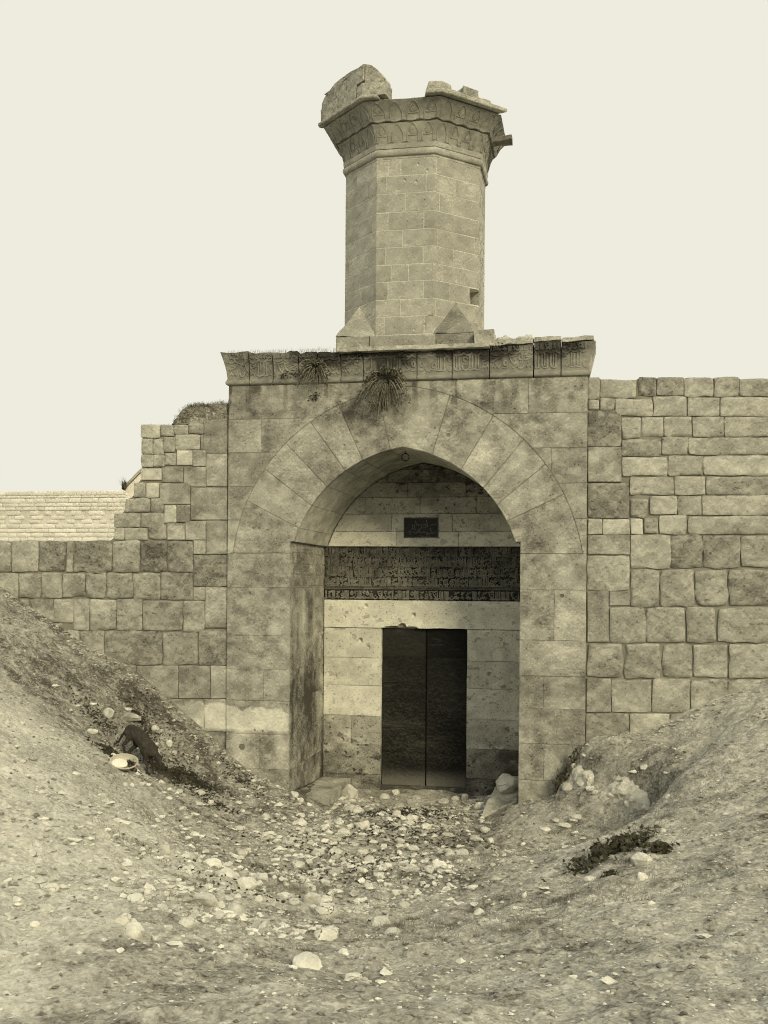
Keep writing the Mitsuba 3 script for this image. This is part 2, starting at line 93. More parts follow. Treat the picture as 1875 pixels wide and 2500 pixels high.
def dressed_col(p, n, uv):
    blot, mid, fine, streak = stone_tone(p, mi.Point2f(uv.x, uv.y * 0.04))
    calm = 1 - 0.4 * smoothstep(7.6, 8.3, p.z)
    t = uv.x - 0.04 + ((blot - 0.5) * 0.58 + (mid - 0.5) * 0.56 + (fine - 0.5) * 0.38 + (streak - 0.5) * 0.34) * calm
    flake = smoothstep(0.50, 0.66, fbm(*P3(p, 4.2, 3.3), octaves=5) + (mid - 0.5) * 0.2)
    t = t + flake * 0.17 * (1 - .4 * smoothstep(7.5, 7.8, p.z)) - .03 + smoothstep(0.66, 0.72, noise(*P3(p, 30.0, 2.0)) * .6 + blot * .5) * 0.16
    pk = pit_marks(p, blot, mid)
    t = t - pk * 0.34
    # lime crust lost, or left, in patches of their own
    front = smoothstep(0.3, 0.1, p.y)
    back = smoothstep(2.2, 2.35, p.y) * smoothstep(3.2, 3.0, p.y)
    edge = (mid - 0.5) * 0.30 + (fbm(p.x * 2.2, 1.0, 3.0, octaves=2) - .5) * .3
    low_left = smoothstep(-1.88, -1.95, p.x) * front * smoothstep(1.26, 1.34, p.z) * smoothstep(1.66, 1.60, p.z + edge) * smoothstep(-4.4, -3.2, p.x)
    t = t + low_left * 0.62
    t = t + front * (spot(p, -2.75, 1.05, 0.22, 0.45) + spot(p, -2.05, 1.0, 0.12, 0.3) + spot(p, -2.7, .4, .3, .35)) * 0.36
    t = t - front * spot(p, -2.4, 1.0, 0.32, 0.3) * 0.20
    t = t - front * (spot(p, -0.9, 6.72, 0.75, 0.3) + spot(p, -.35, 6.6, .5, .45) + spot(p, 0.75, 6.2, 0.35, 0.75) + spot(p, 1.9, 6.3, .7, .3)) * 0.16
    t = t + front * (spot(p, 0.3, 6.45, 0.35, 0.6) + spot(p, 1.15, 5.9, .35, .35)) * 0.18
    # weather crust: drips below the cornice
    t = t - front * smoothstep(6.2, 7.1, p.z) * smoothstep(0.50, 0.68, streak) * 0.36
    # back wall: sooty stain and recess shade both painted in, darkest upper right
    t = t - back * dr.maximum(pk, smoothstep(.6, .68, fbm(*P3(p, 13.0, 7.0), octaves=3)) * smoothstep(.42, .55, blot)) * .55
    soot_shade = back * (spot(p, 0.75, 5.62, 1.2, 0.55) + spot(p, 1.1, 5.2, 1.0, 0.65) + spot(p, .35, 5.2, .5, .2) * .6 + spot(p, -0.3, 5.75, 0.7, 0.3) * .8 + spot(p, .45, 5.04, .45, .08))
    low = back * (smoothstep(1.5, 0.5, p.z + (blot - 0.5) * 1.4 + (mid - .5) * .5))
    t = t - dr.minimum(soot_shade, 1.0) * 0.42 - low * 0.30
    t = t - back * smoothstep(0.9, 1.8, p.x + (mid - .5) * .5) * smoothstep(2.6, .9, p.z) * .15  # shade of the right jamb put into the stone colour
    # soffit of the arch made paler, less so towards the crown
    vault = smoothstep(.02, .14, p.y) * smoothstep(2.42, 2.34, p.y) * smoothstep(4.42, 4.5, p.z) * smoothstep(1.95, 1.85, dr.abs(p.x))
    t = t + vault * (0.34 - .30 * smoothstep(5.2, 6.0, p.z + (blot - .5) * .8))
    # damp streaks on the left jamb
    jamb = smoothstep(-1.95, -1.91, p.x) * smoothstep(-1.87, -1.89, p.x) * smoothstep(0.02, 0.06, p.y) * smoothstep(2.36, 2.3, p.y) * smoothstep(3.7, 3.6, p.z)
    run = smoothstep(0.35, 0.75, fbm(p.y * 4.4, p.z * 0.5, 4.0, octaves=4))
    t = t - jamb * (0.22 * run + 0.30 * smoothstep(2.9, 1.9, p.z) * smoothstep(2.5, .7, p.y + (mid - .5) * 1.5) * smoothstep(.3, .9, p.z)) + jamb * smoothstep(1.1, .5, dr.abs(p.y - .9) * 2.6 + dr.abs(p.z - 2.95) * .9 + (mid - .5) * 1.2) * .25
    t = dr.clip(t, 0.0, 1.6)
    return mix((0.062, 0.058, 0.048), (0.455, 0.448, 0.38), t)


def stone_bump(p, n, uv):
    return fbm(*P3(p, 20.0), octaves=4) * 0.7 + noise(*P3(p, 70.0)) * 0.25 + fbm(*P3(p, 5.0), octaves=2) * 1.2


def rubble_col(p, n, uv):
    blot, mid, fine, streak = stone_tone(p, uv)
    t = uv.x + (blot - 0.5) * 0.60 + (mid - 0.5) * 0.48 + (fine - 0.5) * 0.42
    lich = smoothstep(0.52, 0.62, fbm(*P3(p, 15.0, 1.3), octaves=4) + (blot - 0.5) * 0.4)
    t = t + lich * 0.16 - smoothstep(0.60, 0.72, fbm(*P3(p, 22.0, 4.0), octaves=3)) * 0.2
    return mix((0.055, 0.051, 0.042), (0.475, 0.468, 0.395), dr.clip(t, 0.0, 1.25))


def rubble_bump(p, n, uv):
    return fbm(*P3(p, 17.0), octaves=4) * 0.7 + noise(*P3(p, 80.0)) * 0.2


def soil_col(p, n, uv):
    a = fbm(p.x * 0.8, p.y * 0.8, 2.0, octaves=4)
    b = fbm(p.x * 5.5, p.y * 5.5, p.z * 5.5, octaves=3)
    c = noise(p.x * 34, p.y * 34, p.z * 34)
    d = noise(p.x * 85, p.y * 85, p.z * 85)
    t = 0.50 + (a - 0.5) * 0.55 + (b - 0.5) * 0.55 + (c - 0.5) * 0.5 + (d - 0.5) * 0.4
    # earth coloured darker under the left wall, pale trodden dust on the near left, turf-coloured right bank
    left_dark = smoothstep(-1.3, -2.1, p.x + (b - 0.5)) * smoothstep(-3.6, -2.4, p.y + (a - 0.5) * 1.5 + (p.x + 4) * .25)
    pale = smoothstep(0.4, -1.2, p.x - (a - 0.5) * 2) * smoothstep(-3.6, -5.2, p.y + (b - 0.5) * 1.2 + (p.x + 3) * .35)
    way = smoothstep(2.3, 1.2, dr.abs(p.x + 0.1) + (b - 0.5) * 1.2) * smoothstep(-7.5, -4.5, p.y)
    t = t - left_dark * 0.15 + pale * 0.24 - way * 0.16
    t = t - smoothstep(0.58, 0.72, fbm(p.x * 2.4, p.y * 2.4, 9.0, octaves=3)) * 0.22 * (1 - pale)
    t = t + smoothstep(0.66, 0.74, noise(p.x * 17, p.y * 17, 5.0)) * 0.18
    return mix((0.070, 0.064, 0.051), (0.50, 0.49, 0.42), dr.clip(t, 0, 1.2))


def soil_bump(p, n, uv):
    return fbm(p.x * 9, p.y * 9, p.z * 9, octaves=4) + 0.35 * noise(p.x * 60, p.y * 60, p.z * 60)


def rock_col(p, n, uv):
    o = uv.y * 17
    t = uv.x + (fbm(*P3(p, 7.0, o), octaves=4) - 0.5) * 0.7 + (noise(*P3(p, 60.0)) - 0.5) * 0.25
    return mix((0.09, 0.085, 0.07), (0.66, 0.65, 0.57), dr.clip(t, 0, 1.2))


def rock_bump(p, n, uv):
    return fbm(*P3(p, 24.0), octaves=4)


def carved_col(p, n, uv):
    t = uv.x + (fbm(*P3(p, 2.2), octaves=4) - 0.5) * 0.6 + (fbm(*P3(p, 16.0), octaves=3) - 0.5) * 0.4
    crust = smoothstep(7.28, 7.52, p.z + (fbm(*P3(p, 3.0, 2.0), octaves=3) - 0.5) * 0.50) * smoothstep(.6, .3, p.y) * smoothstep(8.2, 7.9, p.z)
    t = t - crust * 0.5 * (.35 + .65 * smoothstep(.35, .6, fbm(*P3(p, 1.3, 6.0), octaves=2)))
    return mix((0.042, 0.040, 0.034), (0.43, 0.424, 0.355), dr.clip(t, 0.0, 1.2))


def iron_col(p, n, uv):
    a = fbm(p.x * 2.0, 1.0, p.z * 2.6, octaves=3)
    b = fbm(p.x * 22, 2.0, p.z * 30, octaves=3)
    c = noise(p.x * 55, 3.0, p.z * 75)
    scrape = smoothstep(.60, .70, fbm(p.x * 3.0 + p.z * 1.2, 5.0, p.z * 26, octaves=3)) * smoothstep(.4, .6, a)
    dust = smoothstep(0.40, 0.04, p.z + (b - 0.5) * 0.2)
    mid = .4 + .6 * smoothstep(2.6, 1.2, p.z)
    t = dr.clip((uv.x - .5) + .012 + (a - .38) * .10 * mid + (b - .40) * .16 * mid + scrape * .06 + smoothstep(0.70, 0.84, c) * .10 * mid + dust * 0.42, 0, 1)
    return mix((0.009, 0.009, 0.0078), (0.26, 0.255, 0.215), t)


def fur_col(p, n, uv):
    t = fbm(*P3(p, 9.0), octaves=2) * 0.6 + noise(p.x * 60, p.y * 60, p.z * 14) * 0.4
    return mix((0.011, 0.010, 0.0085), (0.070, 0.063, 0.052), dr.clip(t, 0, 1))


def leaf_col(p, n, uv):
    return mix((0.030, 0.029, 0.020), (0.13, 0.125, 0.085), dr.clip(uv.x + (noise(*P3(p, 12.0)) - 0.5) * 0.6, 0, 1))


def straw_col(p, n, uv):
    return mix((0.10, 0.093, 0.070), (0.46, 0.435, 0.35), dr.clip(uv.x + (noise(*P3(p, 9.0)) - 0.5) * 0.7, 0, 1))


def far_col(p, n, uv):
    t = uv.x + (fbm(*P3(p, 1.6, uv.y * 9), octaves=3) - 0.5) * 0.45
    return mix((0.28, 0.265, 0.22), (0.80, 0.78, 0.69), dr.clip(t, 0, 1.1))  # pale range stands in for haze over the distant wall


def mat(name, col, rough=0.95, bump=None, scale=0.004, spec=0.15, eps=0.002):
    base = {'type': 'rgb', 'value': list(col)} if not callable(col) else mikit.proc(col)
    m = {'type': 'principled', 'base_color': base, 'roughness': rough, 'specular': spec}
    if bump is not None:
        m = {'type': 'bumpmap', 'arbitrary': mikit.proc(bump, eps=eps), 'scale': scale, 'bsdf': m}
    scene[name] = {'type': 'twosided', 'bsdf': m}


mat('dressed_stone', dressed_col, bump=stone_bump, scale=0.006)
mat('rubble_stone', rubble_col, bump=rubble_bump, scale=0.014)
mat('soil', soil_col, bump=soil_bump, scale=0.05)
mat('rock_stone', rock_col, bump=rock_bump, scale=0.012)
mat('carved_stone', carved_col, bump=stone_bump, scale=0.006)
mat('door_iron', iron_col, rough=0.85, spec=0.12, bump=stone_bump, scale=0.004)
mat('fur', fur_col, rough=0.9)
mat('leaf', leaf_col, rough=0.8)
mat('straw', straw_col, rough=0.9)
mat('far_stone', far_col)
mat('mortar', lambda p, n, uv: mix((0.10, 0.092, 0.074), (0.40, 0.38, 0.31), dr.clip(uv.x + (fbm(*P3(p, 5.0), octaves=3) - 0.5) * 0.6, 0, 1)))
mat('black_slate', (0.018, 0.018, 0.016), rough=0.6, spec=0.3)
mat('shade_dark_stone', lambda p, n, uv: mix((0.012, 0.0115, 0.010), (0.075, 0.072, 0.061), dr.clip(.25 + (fbm(*P3(p, 6.0), octaves=4) - .5) * 1.2, 0, 1)), bump=stone_bump, scale=0.006)  # stained stone, with the shade of the sunk lettering field painted in
mat('slate_letter', (0.17, 0.165, 0.14), rough=0.6)
mat('rust_iron', (0.03, 0.026, 0.02), rough=0.7)
mat('lime_mortar', lambda p, n, uv: mix((0.38, 0.37, 0.315), (0.58, 0.57, 0.49), dr.clip(0.7 + (fbm(*P3(p, 3.0), octaves=3) - 0.5) * 2.0, 0, 1)))
mat('cloth', (0.70, 0.67, 0.57))
mat('wicker', straw_col, bump=lambda p, n, uv: noise(p.x * 90, p.y * 90, p.z * 150), scale=0.004)

# ------------------------------------------------------------------ mesh helpers
def fresh(key):
    k, i = key, 0
    while k in scene or k in labels:
        i += 1
        k = f'{key}_{i:03d}'
    return k


counts = {}


def put(name, mesh, material, parent=None, tone=0.5, smooth=False, kind=None, label=None, category=None, group=None):
    base = f'{parent}__{name}' if parent else name
    i = counts.get(base, 0)
    counts[base] = i + 1
    key = base if i == 0 else f'{base}_{i:03d}'
    if hasattr(mesh, 'to_mesh'):
        mm = mesh.to_mesh()
        mesh = trimesh.Trimesh(mm.vert_properties[:, :3], mm.tri_verts, process=False)
    if smooth is not True and smooth:
        mesh = trimesh.graph.smooth_shade(trimesh.Trimesh(mesh.vertices, mesh.faces, process=False), angle=math.radians(smooth), facet_minarea=None)
        smooth = True
    uv = np.tile([float(np.clip(tone, 0.01, 1.7)), float(rng.random())], (len(mesh.vertices), 1))
    scene[key] = mikit.ply(mesh, material, smooth=smooth, uv=uv)
    e = {k: v for k, v in (('kind', kind), ('label', label), ('category', category), ('group', group)) if v}
    if e:
        labels[key] = e
    return key


def thing(name, label, category, group=None):
    i = counts.get(name, 0)
    counts[name] = i + 1
    key = name if i == 0 else f'{name}_{i:03d}'
    labels[key] = {'label': label, 'category': category, **({'group': group} if group else {})}
    return key


def ccw(p):
    p = np.asarray(p, float)
    a = 0.5 * np.sum(p[:, 0] * np.roll(p[:, 1], -1) - np.roll(p[:, 0], -1) * p[:, 1])
    return p if a > 0 else p[::-1]


def inset(p, b):
    """Every corner of a counter-clockwise outline moved inwards by b."""
    d = np.roll(p, -1, 0) - p
    n = np.stack([-d[:, 1], d[:, 0]], 1) / (np.linalg.norm(d, axis=1, keepdims=True) + 1e-12)
    m = n + np.roll(n, 1, 0)
    m /= np.linalg.norm(m, axis=1, keepdims=True) + 1e-12
    k = 1 / np.clip((m * n).sum(1), 0.35, 1)
    return p + m * (b * k)[:, None]


def earcut(p):
    return np.asarray(mapbox_earcut.triangulate_float64(np.asarray(p, float), np.array([len(p)], np.uint32))).reshape(-1, 3).astype(int)


def loft(rings, cap=None):
    """Closed mesh through rings (k, n, 3); cap: the 2-D outline by which both ends are closed."""
    rings = np.asarray(rings, float)
    k, n = rings.shape[:2]
    v = rings.reshape(-1, 3)
    i, j = np.meshgrid(np.arange(k - 1), np.arange(n), indexing='ij')
    a, b, c, d = i * n + j, i * n + (j + 1) % n, (i + 1) * n + (j + 1) % n, (i + 1) * n + j
    f = [np.stack([a, b, c], -1).reshape(-1, 3), np.stack([a, c, d], -1).reshape(-1, 3)]
    if cap is not None:
        t = earcut(cap)
        f += [t[:, ::-1], t + (k - 1) * n]
    m = trimesh.Trimesh(v, np.vstack(f), process=False)
    if cap is not None and m.volume < 0:
        m.invert()
    return m


def densify(p, step):
    out = []
    for a, b in zip(p, np.roll(p, -1, 0)):
        n = max(1, int(np.ceil(np.linalg.norm(b - a) / step)))
        out += [a + (b - a) * k / n for k in range(n)]
    return np.array(out)


def slab_y(outline, y0, y1, bevel=0.0045, gap=0.0022, wob=0.003, step=0.22):
    """A dressed block: an outline in x, z, its worn arris bevelled, from its face at y0 back to y1."""
    p = densify(inset(ccw(outline), gap), step)
    s = rng.random() * 100
    q = np.c_[p, np.full(len(p), s)]
    p = p + (np.stack([meshkit.noise(q * 5.0), meshkit.noise(q * 5.0 + 40)], 1) - 0.5) * 2 * wob
    pin = inset(p, bevel)
    R = [np.c_[pin[:, 0], np.full(len(p), y0), pin[:, 1]], np.c_[p[:, 0], np.full(len(p), y0 + bevel), p[:, 1]], np.c_[p[:, 0], np.full(len(p), y1), p[:, 1]]]
    return loft(R, p)


def slab_z(outline, z0, z1, bevel=0.006, gap=0.0, wob=0.003, step=0.25):
    p = densify(inset(ccw(outline), gap), step)
    s = rng.random() * 100
    q = np.c_[p, np.full(len(p), s)]
    p = p + (np.stack([meshkit.noise(q * 5.0), meshkit.noise(q * 5.0 + 40)], 1) - 0.5) * 2 * wob
    pin = inset(p, bevel)
    R = [np.c_[pin, np.full(len(p), z0)], np.c_[p, np.full(len(p), z0 + bevel)], np.c_[p, np.full(len(p), z1 - bevel)], np.c_[pin, np.full(len(p), z1)]]
    return loft(R, p)


def pillow(quad, y, gap=0.008, bulge=0.03, amp=0.014, corner=0.05, depth=0.28, wob=0.012, n=None):
    """A roughly squared block: its face swells and is dented, its edges wander, its corners are worn off."""
    q = np.asarray(quad, float)
    w, h = np.linalg.norm(q[1] - q[0]), np.linalg.norm(q[3] - q[0])
    nx, nz = n or (int(np.clip(w / 0.045, 8, 18)), int(np.clip(h / 0.045, 8, 15)))
    a, b = np.meshgrid(np.linspace(-1, 1, nx + 1), np.linspace(-1, 1, nz + 1), indexing='ij')
    a, b = np.sign(a) * np.abs(a) ** 0.6, np.sign(b) * np.abs(b) ** 0.6
    cr = corner * (0.5 + rng.random(4))
    cs = np.where(a > 0, np.where(b > 0, cr[0], cr[1]), np.where(b > 0, cr[2], cr[3]))
    a2, b2 = a * (1 - cs * b ** 6), b * (1 - cs * a ** 6)
    s, t = (a2 + 1) / 2, (b2 + 1) / 2
    p = q[0] + 0 * s[..., None] + (q[1] - q[0]) * (s * (1 - t))[..., None] + (q[2] - q[0]) * (s * t)[..., None] + (q[3] - q[0]) * ((1 - s) * t)[..., None]
    c = q.mean(0)
    p = c + (p - c) * np.array([1 - 2 * gap / w, 1 - 2 * gap / h])
    o = rng.random(3) * 50
    P = np.stack([p[..., 0], p[..., 1], np.zeros_like(a)], -1) + o
    edge = np.maximum(np.abs(a), np.abs(b)) ** 4
    p = p + ((np.stack([meshkit.noise(P * 6), meshkit.noise(P * 6 + 30)], -1) - 0.5) * 2 * wob) * edge[..., None]
    e = (1 - np.abs(a) ** 16) * (1 - np.abs(b) ** 16)
    hgt = bulge * e ** 0.7 * (.8 + .2 * (1 - a ** 2) * (1 - b ** 2)) + amp * 2 * (meshkit.fbm(P * 6.0, 4) - 0.5) - amp * 2.2 * np.clip(meshkit.fbm(P * 3.5 + 9, 3) - .56, 0, 1) * edge * 4 + amp * .6 * (meshkit.noise(P * 1.7) - .5)
    V = np.stack([p[..., 0], y + 0.012 - hgt, p[..., 1]], -1)
    ii = np.arange(V.shape[0] * V.shape[1]).reshape(V.shape[:2])
    f = np.vstack([np.stack([ii[:-1, :-1], ii[1:, :-1], ii[1:, 1:]], -1).reshape(-1, 3), np.stack([ii[:-1, :-1], ii[1:, 1:], ii[:-1, 1:]], -1).reshape(-1, 3)])
    v = V.reshape(-1, 3)
    ring = np.concatenate([ii[:-1, 0], ii[-1, :-1], ii[:0:-1, -1], ii[0, :0:-1]])
    r0 = v[ring]
    r1 = r0.copy()
    r1[:, 1] = y + depth
    nv, k = len(v), len(ring)
    j = np.arange(k)
    jn = (j + 1) % k
    sk = np.vstack([np.stack([nv + j, nv + k + j, nv + jn], -1), np.stack([nv + jn, nv + k + j, nv + k + jn], -1)])
    m = trimesh.Trimesh(np.vstack([v, r0, r1]), np.vstack([f, sk]), process=False)
    return m


def weather(mesh, size, amp, freq, seed=0):
    """Finer triangles, every vertex shifted by noise: worn and broken surfaces."""
    m = trimesh.Trimesh(mesh.vertices, mesh.faces)
    m.merge_vertices()
    v, f = trimesh.remesh.subdivide_to_size(m.vertices, m.faces, size, max_iter=8)
    m = trimesh.Trimesh(v, f)
    m.merge_vertices()
    o = np.array([seed * 3.7, seed * 1.3, seed * 7.1])
    d = np.stack([meshkit.fbm((m.vertices + o) * freq + k * 19.0, 3) - 0.5 for k in range(3)], 1)
    m.vertices = m.vertices + d * 2 * amp
    return m


def bx(x0, x1, y0, y1, z0, z1):
    return trimesh.creation.box(bounds=[[x0, y0, z0], [x1, y1, z1]])


def to_m3(m):
    m = trimesh.Trimesh(m.vertices, m.faces)
    m.merge_vertices()
    return m3.Manifold(m3.Mesh(np.asarray(m.vertices, np.float32), np.asarray(m.faces, np.uint32)))


def cat(ms):
    ms = [m for m in ms if m is not None and len(m.faces)]
    return trimesh.util.concatenate(ms)


def extr_y(poly, y0, y1):
    """A shapely outline in x, z as a solid between y0 and y1."""
    out = []
    for g in getattr(poly, 'geoms', [poly]):
        if g.geom_type != 'Polygon' or g.area < 1e-6:
            continue
        m = trimesh.creation.extrude_polygon(g, y1 - y0, engine='earcut')
        v = m.vertices
        m = trimesh.Trimesh(np.c_[v[:, 0], y1 - v[:, 2], v[:, 1]], m.faces, process=False)
        out.append(m)
    return cat(out)


def tube(pts, r, sides=4):
    p = np.asarray(pts, float)
    r = np.broadcast_to(r, (len(p),))
    t = np.gradient(p, axis=0)
    t /= np.linalg.norm(t, axis=1, keepdims=True) + 1e-9
    ref = np.where(np.abs(t[:, 2:]) < 0.9, [0, 0, 1.0], [1.0, 0, 0])
    a = np.cross(t, ref)
    a /= np.linalg.norm(a, axis=1, keepdims=True) + 1e-9
    b = np.cross(t, a)
    an = np.arange(sides) * 2 * np.pi / sides
    R = p[:, None] + r[:, None, None] * (np.cos(an)[None, :, None] * a[:, None] + np.sin(an)[None, :, None] * b[:, None])
    return loft(R, np.stack([np.cos(an), np.sin(an)], 1))


# strokes of cursive lettering: stems, bowls, loops, teeth, long tails and dots
def arc_pts(cx, cy, rx, ry, a0, a1, n=8):
    t = np.radians(np.linspace(a0, a1, n))
    return [(cx + rx * math.cos(x), cy + ry * math.sin(x)) for x in t]


def lettering(w, h, g, dense=1.0):
    L, dots, x = [], [], 0.02 * h
    while x < w - 0.12 * h:
        k = g.random()
        u = h * (0.26 + 0.14 * g.random()) / dense
        if k < 0.34:
            for _ in range(int(g.integers(1, 4))):
                L.append([(x, h * (0.10 + 0.1 * g.random())), (x + .01 * h, h * (0.9 + 0.08 * g.random()))])
                x += 0.16 * h / dense
            L.append(arc_pts(x - .25 * h, .2 * h, .2 * h, .13 * h, 190, 350))
        elif k < 0.52:
            L.append(arc_pts(x + u / 2, h * .3, u * .55, h * .24, 170, 370))
            dots.append((x + u / 2, h * .42))
            if g.random() < .6:
                L.append(arc_pts(x + u / 2, h * .74, u * .35, h * .13, 0, 300))
            x += u
        elif k < 0.68:
            L.append(arc_pts(x + u / 2, h * (.35 + .3 * g.random()), u * .36, h * .15, 0, 360, 10))
            L.append([(x - .02 * h, h * .16), (x + u * .6, h * .12), (x + u, h * .25)])
            dots.append((x + u * .5, h * .84))
            x += u
        elif k < 0.84:
            n = int(g.integers(2, 4))
            z = [(x + i * .11 * h, h * (.16 + .16 * (i % 2))) for i in range(2 * n)]
            L.append(z)
            L.append([(x, h * (.5 + .1 * g.random())), (x + n * .16 * h, h * (.68 + .1 * g.random()))])
            L.append(arc_pts(x + n * .1 * h, h * .86, n * .08 * h, h * .1, 200, 380))
            dots.append((x + n * .08 * h, h * .42))
            x += n * .22 * h
        else:
            L.append([(x, h * .9), (x + .35 * u, h * .5), (x + 1.1 * u, h * .22), (x + .4 * u, h * .12)])
            L.append([(x + .3 * u, h * .8), (x + 1.2 * u, h * .92)])
            dots.append((x + u * .9, h * .62))
            x += u * 1.2
        x += 0.07 * h / dense
    return L, dots


def stroke_poly(L, dots, w, clip=None):
    S = [LineString(l).buffer(w * (0.8 + .4 * rng.random()), quad_segs=1, cap_style='flat', join_style='mitre', mitre_limit=2) for l in L]
    S += [Polygon([(x - 1.3 * w, y), (x, y - 1.3 * w), (x + 1.3 * w, y), (x, y + 1.3 * w)]) for x, y in dots]
    u = shapely.union_all(S).simplify(w * .2)
    return u.intersection(clip) if clip is not None else u


# ------------------------------------------------------------------ ground
def axis(lo, hi, step, far):
    mid = np.arange(lo, hi + 1e-6, step)
    out = step * 1.35 ** np.arange(1, 40)
    out = np.cumsum(out)
    out = np.append(out[out < far], far)
    return np.concatenate([lo - out[::-1], mid, hi + out])


gx, gy = axis(-9.0, 8.0, 0.05, 900.0), axis(-14.5, 2.6, 0.05, 900.0)
GX, GY = np.meshgrid(gx, gy, indexing='ij')
GZ = ground_z(GX, GY)
GZ = np.where(GY > 2.6, np.minimum(GZ, 0.0) - 0.0, GZ)
idx = np.arange(GX.size).reshape(GX.shape)
gf = np.vstack([np.stack([idx[:-1, :-1], idx[1:, :-1], idx[1:, 1:]], -1).reshape(-1, 3), np.stack([idx[:-1, :-1], idx[1:, 1:], idx[:-1, 1:]], -1).reshape(-1, 3)])
ground_mesh = trimesh.Trimesh(np.stack([GX, GY, GZ], -1).reshape(-1, 3), gf, process=False)
put('ground', ground_mesh, 'soil', smooth=True, kind='structure', label='dry stony earth sloping down to the doorway between two banks', category='ground')

# ------------------------------------------------------------------ entrance portal
gate = thing('entrance_portal', 'tall dressed stone gateway with pointed arch, carved cornice and black double door', 'gateway')
XL, XR, JL, JR = -3.0, 2.93, -1.905, 1.888
REC = 2.38
PZ = [-0.5, 0.66, 1.242, 1.80, 2.32, 2.888, 3.691, 4.264]
IN_L, IN_R = (0.304, 3.765, 2.258), (-0.353, 3.745, 2.274)
EX_L, EX_R = (0.152, 3.906, 3.071), (-0.320, 3.784, 3.224)
MID = -0.025


def arc(c, a0, a1, n):
    t = np.radians(np.linspace(a0, a1, n))
    return np.stack([c[0] + c[2] * np.cos(t), c[1] + c[2] * np.sin(t)], 1)


def ang(c, x, z):
    return math.degrees(math.atan2(z - c[1], x - c[0]))


def at_x(c, x):
    return c[1] + math.sqrt(c[2] ** 2 - (x - c[0]) ** 2)


APEX_IN, APEX_EX = (at_x(IN_L, MID) + at_x(IN_R, MID)) / 2, (at_x(EX_L, MID) + at_x(EX_R, MID)) / 2
SPR = 4.455
in_left = arc(IN_L, ang(IN_L, -1.83, SPR), ang(IN_L, MID, APEX_IN), 25)
in_right = arc(IN_R, ang(IN_R, MID, APEX_IN), ang(IN_R, 1.82, SPR), 25)
ex_left = arc(EX_L, ang(EX_L, -2.9, 4.264), ang(EX_L, MID, APEX_EX), 40)
ex_right = arc(EX_R, ang(EX_R, MID, APEX_EX), ang(EX_R, 2.86, 4.264), 40)
opening = Polygon(np.vstack([[(JL, -0.6), (JL, SPR)], in_left, in_right[1:], [(JR, SPR), (JR, -0.6)]]))
ring_out = Polygon(np.vstack([[(-2.9, 4.264)], ex_left[1:], ex_right[1:]]))

holes = [(-2.72, 1.02, .055), (-2.73, .50, .04), (-2.5, 1.31, .022), (-2.36, 1.30, .022), (-2.64, 1.14, .02), (-2.1, 4.62, .0), (-2.45, 4.68, .028), (-2.42, 4.9, .028), (-2.55, 4.69, .025), (-2.3, 4.65, .022), (-2.6, 3.6, .02),
         (-2.45, 3.97, .02), (-1.32, 5.95, .03), (-.8, 6.1, .035), (-1.0, 6.05, .02), (-.83, 6.23, .02), (-.62, 6.4, .02), (.72, 6.18, .03), (.5, 6.3, .025), (2.62, 2.72, .0), (2.62, 2.14, .02), (2.55, 3.6, .035), (2.25, 3.4, .018), (2.1, .98, .018), (2.62, 2.2, .028),
         (2.22, 1.71, .02), (2.34, .34, .02), (2.43, .35, .02), (2.3, 3.2, .012), (2.1, 2.2, .015), (2.5, 3.1, .012), (2.05, 3.55, .02), (2.1, 2.05, .015), (-2.25, 4.05, .014)]


def pitted(mesh, y, x0, x1, z0, z1, hs):
    """Bullet holes and drilled sockets, where the photograph shows them, cut out of a block's face."""
    hs = [h for h in hs if x0 < h[0] < x1 and z0 < h[1] < z1 and h[2] > 0]
    if not hs:
        return mesh
    M = to_m3(mesh)
    for x, z, r in hs:
        b = trimesh.creation.icosphere(subdivisions=2, radius=r)
        b.vertices = b.vertices * [1, 1.5, 1] * (1 + .25 * (meshkit.noise(b.vertices / r * 1.3 + x * 9) - .5))[:, None] + [x, y, z]
        M = M - to_m3(b)
    return M


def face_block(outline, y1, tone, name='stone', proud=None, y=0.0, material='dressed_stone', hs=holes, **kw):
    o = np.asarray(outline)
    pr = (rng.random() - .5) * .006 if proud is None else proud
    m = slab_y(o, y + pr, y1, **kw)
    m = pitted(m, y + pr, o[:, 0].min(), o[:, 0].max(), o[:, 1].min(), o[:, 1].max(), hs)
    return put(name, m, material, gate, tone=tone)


def rect(x0, x1, z0, z1):
    return np.array([(x0, z0), (x1, z0), (x1, z1), (x0, z1)], float)


def tn(m=0.52, s=0.05):
    return float(np.clip(rng.normal(m, s * .75), .1, .95))


lsplit = {1: -2.41, 3: -2.35}
rsplit = {1: 2.29, 3: 2.27, 5: 2.43}
for i in range(7):
    z0, z1 = PZ[i], PZ[i + 1]
    if i in lsplit:
        face_block(rect(XL, lsplit[i], z0, z1), 0.5, tn(.56))
        face_block(rect(lsplit[i], JL, z0, z1), REC, tn(.5))
    elif i == 0:
        face_block(rect(XL, JL, z0, z1), 1.15, tn(.42))
        put('stone', slab_y(rect(JL - .5, JL, z0, z1), 1.15, REC), 'dressed_stone', gate, tone=.45)
    else:
        face_block(rect(XL, JL, z0, z1), REC, tn(.52))
    if i in rsplit:
        face_block(rect(JR, rsplit[i], z0, z1), REC, tn(.5))
        face_block(rect(rsplit[i], XR, z0, z1), 0.5, tn(.52))
    else:
        face_block(rect(JR, XR, z0, z1), REC, tn(.5))
# arch stones, joints as measured (outer end, inner end)
JO = [(-2.9, 4.264, None), (-2.66, -1.76), (-2.36, -1.55), (-2.0, -1.29), (-1.58, -0.98), (-1.11, -0.69), (-0.45, -0.23)]
JI = [(2.57, 1.67), (2.28, 1.51), (1.93, 1.29), (1.45, 0.93), (0.74, 0.46)]


